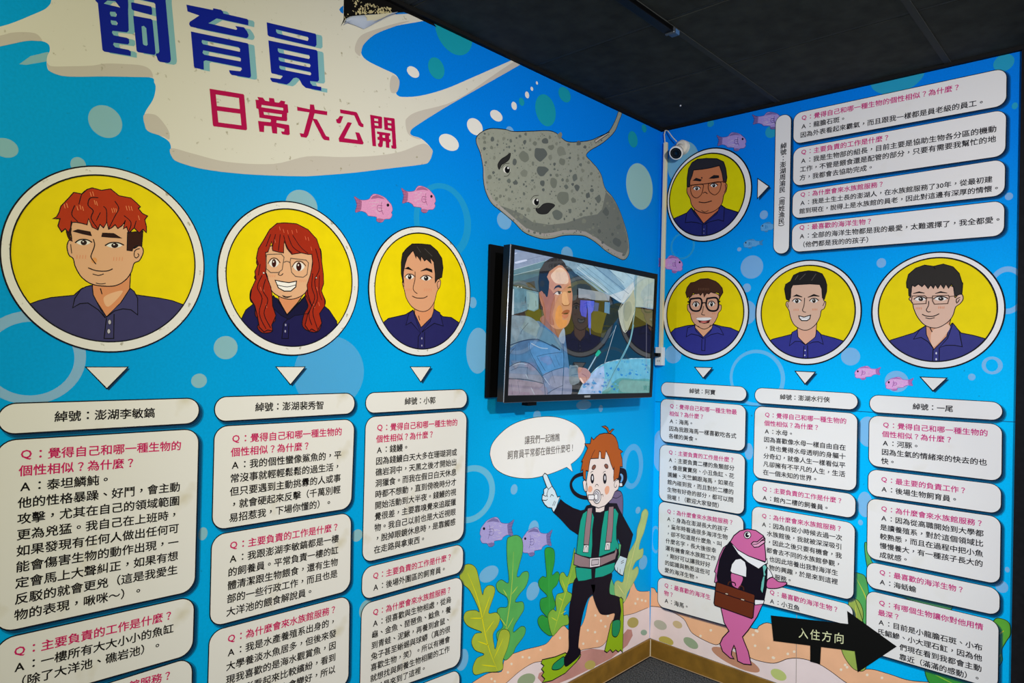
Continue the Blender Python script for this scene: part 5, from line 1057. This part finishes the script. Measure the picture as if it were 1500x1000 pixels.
prt(fm,'briefcase',[(FM,'l',7.8,'#4a2418',[(165,440),(175,418),(210,425),(215,445)],1.6),(FM,'l',9,'#4a2418',[(235,462),(250,445),(268,455),(270,475)],1.6),(FM,'f',8.8,'#6a2f1a',[(92,418),(340,502),(345,512),(332,655),(322,662),(78,575),(72,560),(86,425)],1.4,False),(FM,'l',9.3,BK,[(84,478),(210,522),(338,562)],1.2,False),(FM,'f',9.7,'#c9b09a',[(148,490),(168,495),(165,506),(146,500)],.7,False),(FM,'f',9.7,'#c9b09a',[(252,528),(276,534),(274,545),(250,538)],.7,False)],'brown briefcase with two clasps')

mb = MB(); AB = mat('#0d0d0c', rough=.6)
K.fill(mb, [(97,670),(475,712),(470,648),(712,822),(522,948),(507,845),(110,795)], AB, 9); K.fill(mb, [(290,812),(343,818),(338,908),(290,896)], AB, 8.6)
arrow = tag(mb.build('direction_arrow', org=RW.w(K.uv([(350,790)],0)[0]), clip=clipw(RW)), 'black arrow sign with cream characters pointing right at the bottom of the right wall', 'arrow sign')
glyphs('入住方向', .004); mb = MB()
a, b = RW.px(1100+230*.3,700+752*.3), RW.px(1100+462*.3,700+783*.3); em = (b[0]-a[0])/4
[put_line(mb, RW, ch_, (a[0]+em*(i_+.06), a[1]+(b[1]-a[1])/4*i_), (em*.88, (b[1]-a[1])/4*.88), (0, em*.98), STEP*19, mat('#d9dcae'), .004) for i_, ch_ in enumerate('入住方向')]; mb.build('arrow_text', arrow)

# ------------------------------------------------------------------ television
TVY = .125
TVP = Plane((0,-TVY,0), (1,0,0), (0,0,1), (0,-1,0))
tv = root('television', (-.72,-.06,1.58), 'black wall-mounted television showing a person in a puffer jacket', 'television')
out = [TVP.w(TVP.px(*p)) for p in ((748,357.5),(962.5,401.5),(954,581),(738,589))]
inn = [TVP.w(TVP.px(*p)) for p in ((753,364.8),(958.5,408.6),(951,575),(743,579))]
back = [p+Vector((0,.034,0)) for p in out]; FRM = mat('#08080a', rough=.35, spec=.2)
mb = MB(); lip = Vector((0,-.004,0))
o2 = [p+lip for p in out]; i2 = [p+lip for p in inn]
mb.add(o2+i2, [(0,1,5,4),(1,2,6,5),(2,3,7,6),(3,0,4,7)], FRM); mb.add(i2+[p+Vector((0,.002,0)) for p in inn], [(0,1,5,4),(1,2,6,5),(2,3,7,6),(3,0,4,7)], FRM)
mb.add(o2+back, [(1,0,4,5),(2,1,5,6),(3,2,6,7),(0,3,7,4)], mat('#101114', rough=.3, spec=.3)); mb.add(back, [(3,2,1,0)], FRM)
mb.build('frame', tv)
mb = MB(); mb.tube([o2[3]+Vector((-.001,.004,0)), o2[0]+Vector((-.001,.004,0))], .0022, mat('#9a9ca0', rough=.25, metal=1.0)); mb.tube([o2[3]+Vector((0,.004,-.001)), o2[2]+Vector((0,.004,-.001))], .0016, mat('#5a5c60', rough=.3, metal=1.0)); mb.build('metal_edge', tv)
mb = MB(); cxx = (-.72, -.0635, 1.56); mb.box(cxx, (.55, .054, .34), mat('#101012')); mb.build('rear_housing', tv, bevel=.008)
mb = MB(); mb.box((-.72,-.0265,1.57), (.30,.022,.22), mat('#1a1a1c', metal=.6, rough=.4)); mb.build('wall_bracket', tv)
mb = MB(); q = TVP.w(TVP.px(784,590)); mb.box((q.x, q.y+.03, q.z-.004), (.05,.03,.014), mat('#050506')); mb.build('infrared_sensor', tv)
mb = MB(); V8 = Pic(TVP,845,480,.12,22); V8.fill(mb, [(90,828),(165,824),(164,848),(92,850)], mat('#8d8f93', rough=.3), 0); mb.build('maker_badge', tv)
def E(c, n=0): return mat(c, emit=1.0, rough=.08, coat=1.0, noise=n, nscale=35)
mb = MB(); mb.add([p+Vector((0,.0,0)) for p in inn], [(0,1,2,3)], E('#03080d')); scr = mb.build('screen', tv)
V5 = Pic(TVP,735,355,.12); V6 = Pic(TVP,735,470,.13); V7 = Pic(TVP,845,375,.115); V8 = Pic(TVP,845,480,.12)
def clipscr():
    c = sum(inn, Vector())/4; L_ = []
    for i in range(4):
        a, b = inn[i], inn[(i+1) % 4]; n = (b-a).cross(Vector((0,1,0))).normalized()
        if n.dot(c-a) > 0: n = -n
        L_.append((a, n))
    return L_
CS = clipscr()
def scp(name, shapes):
    mb = MB()
    for s_ in shapes:
        P_, k = s_[0], s_[1]
        col = s_[3] if not isinstance(s_[3], str) else E(s_[3], s_[6] if len(s_) > 6 else .12)
        if k == 'f': P_.fill(mb, s_[4], col, s_[2], s_[5] if len(s_) > 5 else True)
        else: P_.line(mb, s_[4], s_[5], col, s_[2], s_[6] if len(s_) > 6 and isinstance(s_[6], bool) else True)
    mb2 = mb.build(name, scr, org=tv.location, clip=CS); return mb2
scp('roof_on_screen',[(V5,'f',1,'#8496b4',[(130,60),(760,170),(600,215),(540,230),(140,335)],False),(V5,'f',1.5,'#cdd8f2',[(160,240),(220,222),(300,208),(308,222),(240,243),(175,258)]),(V5,'f',1.5,'#b9c6e6',[(150,130),(190,122),(188,132),(150,148)],False),(V5,'l',1.6,'#5f7090',[(305,212),(420,180),(560,150)],.7,False),
 (V5,'f',1.2,'#4f7d8a',[(140,335),(540,215),(480,318),(140,402)],False),(V5,'l',1.7,'#a8c0ca',[(140,335),(540,222)],.8,False),(V5,'l',1.7,'#9fb6b8',[(140,400),(470,320)],.9,False),(V5,'f',1.2,'#55706f',[(140,402),(470,322),(460,400),(140,500)],False),(V5,'f',1.1,'#4c5c60',[(130,500),(460,390),(460,600),(130,530)],False),(V5,'f',1.8,'#4d4318',[(290,495),(400,468),(412,560),(330,545)],False),
 (V7,'f',1,'#7ea0b4',[(-380,40),(-150,20),(0,60),(1010,280),(1000,680),(760,650),(560,600),(420,500),(280,448),(0,230),(-150,170),(-250,180)],False),(V7,'f',1.3,'#93b6c6',[(60,90),(190,115),(560,430),(640,520),(560,590),(420,490),(0,150)],False),(V7,'f',1.3,'#a9c6d0',[(400,150),(740,230),(720,330),(640,440),(560,330)],False),
 (V7,'f',1.5,'#c2cfd4',[(410,500),(590,440),(720,330),(735,420),(600,590),(560,590)],False)]+[(V7,'l',1.8,c,[a,b],w_,False) for c,a,b,w_ in (('#41647c',(0,100),(560,560),.6),('#41647c',(60,95),(480,430),.5),('#35566e',(200,115),(660,480),.7),('#35566e',(375,150),(600,340),.6),('#c2d6de',(0,150),(400,470),1.1),('#3b5563',(0,205),(370,465),1.0),('#4b7a90',(610,210),(720,300),.5),('#7f9a3e',(180,330),(350,460),.7))])
scp('gable_on_screen',[(V7,'f',1.4,'#2b3c46',[(-220,100),(-100,130),(0,240),(270,440),(-20,420),(-180,330)],False),(V7,'f',1.5,'#3d4c4e',[(-250,240),(-100,215),(0,330),(0,400),(-20,560),(-230,520)],True),(V7,'l',1.8,'#5d8490',[(-210,165),(-100,135),(0,215),(260,430)],1.0,False),(V7,'f',1.9,'#8f9ba6',[(20,408),(120,425),(280,450),(420,500),(410,575),(280,570),(20,530)],False),
 (V7,'f',2.0,'#a3b6b4',[(770,240),(1000,290),(975,660),(860,650),(748,640)],False),(V7,'l',2.4,'#52707a',[(918,290),(900,660)],.6,False),(V7,'l',2.4,'#16222a',[(20,545),(100,535),(180,555),(250,565),(380,570),(570,597)],1.0),(V7,'l',2.4,'#1c2628',[(750,655),(850,660),(965,690)],1.2),(V7,'f',1.6,'#5b5d3c',[(750,660),(965,690),(960,900),(740,760)],False),(V7,'f',1.0,'#4c4a1a',[(185,700),(350,720),(430,740),(400,640),(560,600),(540,760),(430,900),(330,980),(185,930)],True),(V7,'f',1.0,'#08283c',[(430,600),(560,600),(540,720),(500,900),(380,1100),(300,1050)],True)])
scp('wall_on_screen',[(V5,'f',1.6,'#5f8999',[(130,530),(250,560),(450,605),(450,810),(395,842),(320,818),(250,850),(150,875),(118,885)],False,.3),(V5,'f',1.9,'#7fa3aa',[(300,590),(440,625),(440,800),(390,830),(310,810)],False),(V5,'l',2.2,'#101a1e',[(130,520),(240,540),(350,575),(450,598)],1.0),(V5,'f',2.2,'#dfe8ea',V5.ell(190,533,205,547),False),(V5,'f',2.2,'#dfe8ea',V5.ell(232,540,248,556),False),(V5,'l',2.3,'#1d2b31',[(288,660),(286,740)],1.2,False),(V5,'l',2.3,'#33454b',[(320,750),(322,790)],.8,False),(V5,'l',2.3,'#33454b',[(415,710),(418,780)],1.0,False),(V5,'f',1.7,'#46480f',[(280,850),(320,818),(395,842),(450,810),(520,830),(520,1010),(440,1000),(380,920),(290,893)],False),(V5,'f',1.8,'#b5c8d0',[(118,560),(150,570),(148,880),(112,890)],False)])
scp('cloth_on_screen',[(V7,'f',2.6,'#3b49c0',[(45,560),(125,565),(130,700),(120,780),(60,760),(40,690)],False),(V7,'f',2.7,'#4f63d6',[(125,565),(222,572),(212,690),(180,730),(178,920),(148,915),(140,700)],False),(V7,'f',2.6,'#2f4a8c',[(220,585),(282,600),(270,700),(212,700)],False),(V7,'l',2.9,'#3f59b8',[(165,900),(172,1000)],1.6,False)])
scp('cloth_on_screen',[(V7,'f',2.6,'#4a86b2',[(355,582),(422,590),(416,735),(350,718)],False)])
rr = random.Random(5); blot = []
for i in range(80):
    x, y = rr.uniform(80,885), rr.uniform(400,790)
    if y < 790-(x-20)*1.6 and x < 300 or (x > 540 and y > 630) or (x < 560 and y < 640-(x-150)*.65): continue
    r = rr.uniform(7,26); c = rr.choice(['#2f7fc4','#4394cc','#57a8d0','#2c6cb4'])
    blot.append((V8,'f',3.2,c,[(x+r*rr.uniform(.4,1.2)*math.cos(k), y+r*rr.uniform(.3,1.0)*math.sin(k)) for k in (0,1,2,3,4,5)]))
scp('water_tank_on_screen',[(V8,'f',2.4,'#6cb3cc',[(15,810),(60,705),(150,590),(240,495),(340,432),(480,395),(600,380),(750,373),(900,378),(900,810)],False,.2),(V8,'f',2.8,'#a3bade',[(20,810),(60,715),(150,600),(240,505),(330,460),(340,600),(300,810)],False,.25),(V8,'f',2.9,'#5b9a95',[(540,612),(700,625),(900,635),(900,810),(330,810),(400,720),(460,650)],True,.2),(V8,'l',3.4,'#c4e4ee',[(15,810),(60,705),(150,590),(240,495),(340,432),(480,395),(600,380),(750,373),(900,378)],1.0,True)]+blot)
scp('net_on_screen',[(V7,'l',4,'#7e9c9c',[(758,235),(748,430),(742,640),(718,840),(700,1000)],3.0),(V8,'l',4,'#6faab8',[(690,-40),(668,80),(640,180),(560,345),(470,510),(365,745)],3.8),(V8,'l',4.4,'#2d4a44',[(600,270),(440,560),(360,735)],.7,False),(V7,'f',4.3,'#a6ad9c',[(722,425),(742,560),(738,660),(700,820),(640,935),(600,965),(575,900),(545,820),(530,690),(600,600),(670,520)],False),(V7,'f',4.6,'#8b968c',[(600,620),(680,580),(700,700),(640,830),(600,780)],True),(V7,'l',4.8,'#d5dacc',[(530,690),(550,830),(600,960),(650,930),(735,700)],1.0),(V7,'l',4.8,'#c9cfc2',[(720,430),(600,560),(535,680)],.6),
 (V8,'l',4.4,'#b8cad6',[(480,-30),(340,432)],.9,False),(V8,'l',4.4,'#7c93a2',[(470,10),(395,120)],.6,False),(V8,'l',4.4,'#8f8fa6',[(850,-60),(848,560)],.7,False)])
scp('man_on_screen',[(V6,'f',5,'#4a7096',[(60,-20),(420,0),(600,140),(650,155),(690,75),(712,120),(722,230),(750,440),(765,560),(772,850),(50,850),(75,400)],False,.2),(V6,'f',5.4,'#75909e',[(90,-30),(200,-60),(330,-40),(430,60),(400,195),(320,215),(230,225),(150,265),(90,280)],True,.3),(V6,'f',5.5,'#5f8296',[(430,60),(600,170),(670,280),(650,325),(560,270),(410,205)],True),
 (V6,'f',5.6,'#7a8398',[(75,520),(190,462),(300,480),(400,560),(470,650),(470,700),(300,665),(75,640)],True,.25),(V6,'f',5.7,'#8a8090',[(60,650),(200,660),(330,680),(470,712),(495,850),(50,850)],True,.25),(V6,'f',5.6,'#7f88a4',[(460,620),(580,560),(690,525),(765,560),(772,850),(500,850)],True,.2),(V6,'f',5.5,'#5588ba',[(310,235),(500,255),(680,350),(690,520),(490,600),(420,520),(330,390)],True,.2),(V6,'f',5.9,'#73828a',[(762,515),(800,500),(860,505),(872,600),(872,690),(770,710)],True,.25),(V6,'f',5.9,'#8fa3b8',[(640,190),(700,80),(715,200),(690,260)],True)]+
 [(V6,'l',6.3,c,p,w_) for c,p,w_ in (('#1d3550',[(90,275),(230,225),(370,205),(450,225),(580,290),(655,325)],1.6),('#2a425c',[(310,235),(320,340),(400,500),(500,700)],1.1),('#2c4660',[(390,400),(520,370),(680,352)],.8),('#253c58',[(460,615),(580,555),(690,525)],1.0),('#25384c',[(75,650),(280,660),(470,705)],1.4),('#2a3c50',[(75,520),(200,462),(330,490),(460,640),(490,830)],1.3),('#2d3e54',[(510,820),(600,765),(690,725)],.9),('#26405e',[(690,250),(700,480),(680,840)],1.8),('#2c4a68',[(155,270),(160,460)],.6),('#31485e',[(215,150),(225,110),(300,20)],.9),('#9db2c2',[(270,600),(300,655)],1.3),('#a3a8b4',[(330,750),(370,830)],1.6),('#1d3048',[(400,410),(490,560)],.9),('#22384e',[(80,400),(110,340),(150,300)],.9),('#1e3246',[(300,480),(285,560),(300,660)],.7),('#22384e',[(100,560),(200,520),(300,530)],.6),('#2b3d54',[(560,560),(600,700)],.6),('#2b3d54',[(540,390),(600,520)],.6),('#2b3d54',[(600,380),(650,500)],.6),('#3a4c60',[(180,680),(200,820)],.5),('#3a4c60',[(110,700),(120,830)],.5),('#c3cfdc',[(480,640),(540,720)],.7),('#a9bccc',[(330,250),(430,300),(520,310)],1.2),('#a9bccc',[(120,500),(200,478),(280,490)],.9),('#16283a',[(560,265),(620,300),(655,328)],2.2),('#31485e',[(780,530),(850,520)],.7),('#31485e',[(785,610),(868,600)],.7))])
scp('head_on_screen',[(V6,'f',5.8,'#93614c',[(430,-10),(520,-80),(650,-60),(700,60),(665,150),(640,190),(590,140)],True),(V5,'f',6,'#a86a4c',[(455,610),(485,590),(520,645),(525,760),(500,785),(475,730)],True),(V5,'f',6.4,'#c58a6a',[(560,380),(620,310),(700,278),(760,290),(812,365),(838,460),(850,560),(864,640),(858,760),(850,860),(825,965),(790,1020),(730,1055),(650,1050),(590,1000),(520,890),(500,780),(520,640)],True,.08),
 (V5,'f',6.8,'#a8684c',[(520,645),(575,560),(640,640),(650,740),(620,880),(640,1000),(590,995),(520,890),(500,780)],True),(V5,'f',6.8,'#e6c3a6',[(600,410),(640,350),(710,305),(780,350),(815,440),(800,500),(730,505),(650,490)],True),(V5,'f',6.9,'#d98f52',[(680,790),(720,770),(745,860),(740,940),(800,950),(780,1020),(710,1045),(660,980),(655,880)],True),(V5,'f',6.9,'#e0a87c',[(740,620),(790,610),(810,700),(820,750),(780,770),(740,750)],True),
 (V5,'f',7.2,'#131316',[(458,610),(446,480),(460,350),(520,240),(590,195),(660,178),(720,195),(770,250),(805,330),(815,380),(785,335),(740,285),(700,270),(640,310),(580,355),(552,420),(580,480),(575,560),(560,660),(545,668),(515,610),(485,588)],False),
 (V5,'f',7.3,'#231a18',[(635,580),(655,535),(700,518),(728,540),(728,560),(690,548),(655,560)],True),(V5,'f',7.3,'#231a18',[(800,558),(825,538),(850,540),(848,552),(822,555)],True),(V5,'f',7.3,'#e0d6d0',[(650,625),(685,598),(722,598),(728,620),(690,640)],True),(V5,'f',7.6,'#15100e',[(685,600),(715,598),(718,625),(695,632)],True),(V5,'l',7.7,'#1c1412',[(630,632),(680,596),(728,600)],1.0),(V5,'f',7.4,'#1c1412',[(805,595),(845,592),(842,612),(812,614)],True),
 (V5,'l',7.5,'#8a4a34',[(735,740),(760,768),(815,765),(828,740)],1.4),(V5,'f',7.5,'#9c4a38',[(730,870),(755,835),(795,820),(828,830),(815,862),(770,868)],True),(V5,'f',7.6,'#c4735c',[(735,885),(780,870),(815,866),(808,905),(775,930),(745,915)],True),(V5,'f',7.8,'#3a1512',[(745,872),(790,858),(815,862),(790,876)],True)])
scp('hand_on_screen',[(V8,'f',6.4,'#b88578',[(15,490),(60,485),(120,500),(170,560),(160,600),(130,640),(85,680),(50,650),(20,600)],True,.1),(V8,'f',6.8,'#e4c4b8',[(35,620),(50,612),(85,665),(70,675)],True),(V8,'l',7,'#8e4f44',[(60,560),(110,590),(120,640)],1.0),(V8,'l',6.2,'#9ab6c6',[(130,530),(245,330)],2.6,False),(V8,'f',6.8,'#1fae86',[(225,325),(262,268),(280,275),(296,300),(258,345),(235,352)],False)])
# black backing board behind the television
bq = [LW.px(*p) for p in ((713,357.5),(713,357.5),(710,582),(710,582))]
x0, z1, z0 = (bq[0][0]+bq[2][0])/2, bq[0][1], bq[2][1]
mb = MB(); mb.box(((x0-.20)/2, -.0095, (z0+z1)/2), (abs(x0)-.20, .011, z1-z0), mat('#08080a', rough=.7))
tag(mb.build('backing_board', org=(x0,-.008,z0), bevel=.001), 'flat black board on the left wall behind the television, seen at its left side', 'board')

# ------------------------------------------------------------------ corner fittings
IV = mat('#d8cda6', rough=.45); IW = mat('#e2e0dc', rough=.4)
def uh(px_, py_, target):
    lo, hi = 0, .08
    for _ in range(40):
        m_ = (lo+hi)/2
        if RW.px(px_, py_, m_)[0] > target: hi = m_
        else: lo = m_
    return lo
top_ = RW.px(979, 209); bot = RW.px(972, 509)
tk = root('cable_trunking', RW.w(((top_[0]+bot[0])/2, bot[1])), 'ivory vertical cable trunking beside the room corner, from under the ceiling to the socket', 'trunking')
uR = (top_[0]+bot[0])/2; h_ = .014; uL = max(.012, RW.px(970, 300, h_)[0])
mb = MB(); mb.box((-h_/2-.001, -(uL+uR)/2, (top_[1]+bot[1])/2), (h_, abs(uR-uL), top_[1]-bot[1]), IV); mb.build('channel', tk, bevel=.0015)
mb = MB(); mb.box((-h_-.0015, -(uL+uR)/2, (top_[1]+bot[1])/2), (.002, abs(uR-uL)*.8, top_[1]-bot[1]), mat('#e3dab8', rough=.4)); mb.build('channel_lid', tk)
us = RW.px(974.3, 522)[0]; hs = min(.035, max(.02, uh(969.6, 522, us))); ul = RW.px(959.8, 522, hs)[0]; zt = RW.px(970, 508.5)[1]; zb = RW.px(970, 535)[1]
sk = root('socket_box', RW.w(((us+ul)/2, (zt+zb)/2)), 'small white surface socket box at the lower end of the trunking', 'socket')
ul = max(ul, .006)
mb = MB(); mb.box((-hs/2-.001, -(us+ul)/2, (zt+zb)/2), (hs, abs(us-ul), zt-zb), IW); mb.build('box_body', sk, bevel=.002)
mb = MB()
for dy in (-.005, .005): mb.box((-hs-.0015, -(us+ul)/2+dy, zb+.022), (.001, .002, .008), mat('#3a3a3c'))
mb.build('socket_slot', sk)
cq = Vector((-hs-.013, -(us+ul)/2, (zt*.58+zb*.42)))
pg = root('power_plug', cq, 'black plug with short cable pushed into the white socket box', 'plug')
mb = MB(); mb.box(cq, (.024, .028, .018), mat('#0a0a0b', rough=.4)); mb.build('plug_body', pg, bevel=.003)
tr_ = TVP.w(TVP.px(950, 519)); mb = MB(); mb.tube([cq+Vector((-.008,.004,0)), cq+Vector((-.04,.002,-.006)), Vector((-.12,-.06,cq.z-.01)), Vector((tr_.x-.02,-.07,tr_.z))], .0045, mat('#0a0a0b', rough=.4)); mb.build('cable', pg)
# camera
cb = RW.px(1001, 216.5); cc = RW.w(RW.px(990.5, 223.8, .05), .05)
cm = root('security_camera', RW.w(cb), 'small white dome security camera above the trunking, on the right wall near the ceiling', 'camera')
def cyl(mb, a, b, r1, r2, mt, n=32):
    a, b = Vector(a), Vector(b); t = (b-a).normalized(); u = t.orthogonal().normalized(); v = t.cross(u)
    A = [a+(u*math.cos(k*2*math.pi/n)+v*math.sin(k*2*math.pi/n))*r1 for k in range(n)]; B = [b+(u*math.cos(k*2*math.pi/n)+v*math.sin(k*2*math.pi/n))*r2 for k in range(n)]
    mb.add(A+B, [(k,(k+1)%n,n+(k+1)%n,n+k) for k in range(n)]+[list(range(n))[::-1], [n+k for k in range(n)]], mt)
bc = RW.w(cb); CW = mat('#d8d2c4', rough=.4)
mb = MB(); cyl(mb, bc, bc+Vector((-.022,0,0)), .036, .034, CW); cyl(mb, bc+Vector((-.022,0,0)), bc+Vector((-.030,0,0)), .034, .026, CW); mb.build('base', cm, smooth=False, bevel=.001)
ax = (CAM-cc).normalized()*.9+Vector((-.1,.25,-.35)); ax.normalize()
mb = MB(); rings = []
for i in range(9):
    th = math.pi*(.12+.5*i/8); rings.append((th))
u = ax.orthogonal().normalized(); v = ax.cross(u); n = 32; rad = .033
vsx = [cc-ax*.012+(-ax*math.cos(t)+(u*math.cos(k*2*math.pi/n)+v*math.sin(k*2*math.pi/n))*math.sin(t))*rad for t in rings for k in range(n)]
mb.add(vsx, [(i*n+k, i*n+(k+1)%n, (i+1)*n+(k+1)%n, (i+1)*n+k) for i in range(8) for k in range(n)], CW)
cyl(mb, cc-ax*.012, cc+ax*.004, rad, rad, CW); mb.build('housing', cm, smooth=True)
mb = MB(); A = []
for rr_, off_ in ((.033,.0045),(.0275,.0055)): A.append([cc+ax*off_+(u*math.cos(k*2*math.pi/n)+v*math.sin(k*2*math.pi/n))*rr_ for k in range(n)])
mb.add(A[0]+A[1], [(k,(k+1)%n,n+(k+1)%n,n+k) for k in range(n)], mat('#e8e6e0', rough=.3)); mb.build('rim', cm)
mb = MB(); mb.add([cc+ax*.0052+(u*math.cos(k*2*math.pi/n)+v*math.sin(k*2*math.pi/n))*.0277 for k in range(n)], [list(range(n))], mat('#060607', rough=.12, spec=.6)); 
cyl(mb, cc+ax*.005, cc+ax*.0075, .008, .007, mat('#0c0c12', rough=.05, spec=.8)); gl = mb.build('lens_glass', cm, 'black round lens window')if False else mb.build('lens_glass', cm)
mb = MB()
for k in range(18):
    a_ = k*2*math.pi/18; p_ = cc+ax*.0058+(u*math.cos(a_)+v*math.sin(a_))*.020; mb.box(p_, (.0018,.0018,.0018), mat('#5c5a55', rough=.3))
tag(mb.build('infrared_diodes', cm))
mb = MB(); bracket = bc+Vector((-.02,0,0)); mb.tube([bracket, (bracket+cc)/2, cc-ax*.02], .020, CW); mb.build('arm', cm, smooth=True)
P0_ = RW.w((RW.px(976.5,188.5)[0], CEIL-.012), .012)
mb = MB(); mb.tube([P0_, RW.w(RW.px(974.5,198),.010), RW.w(RW.px(975.3,209),.008)], .0028, mat('#cfc9b4')); mb.build('cable', cm)
mb = MB(); mb.tube([P0_, RW.w(RW.px(981,193),.016), RW.w(RW.px(988,202),.022), RW.w(RW.px(995,209),.024)], .0024, mat('#dcd6c2')); mb.build('cable', cm)
# ceiling light track seen from below
tr = root('light_track', (-1.3,-.575,CEIL), 'black ceiling light track running over the television, with a pale blue end clip', 'light track')
mb = MB(); mb.box((-1.5,-.582,CEIL-.008), (1.16,.034,.018), mat('#050506', rough=.4)); mb.build('rail', tr, bevel=.002)
mb = MB(); mb.box((-.905,-.585,CEIL-.008), (.035,.03,.018), mat('#3f5f86', rough=.4)); mb.box((-.925,-.585,CEIL-.012), (.012,.036,.02), mat('#5a6068', metal=.7, rough=.3)); mb.build('end_clip', tr, bevel=.002)
mb = MB(); cyl(mb, (-.24,-.24,CEIL+.004), (-.24,-.24,CEIL-.004), .004, .003, mat('#cfcfcf'), 12); tag(mb.build('ceiling_screw', org=(-.24,-.24,CEIL)), 'tiny white screw head on the black ceiling near the corner', 'screw')
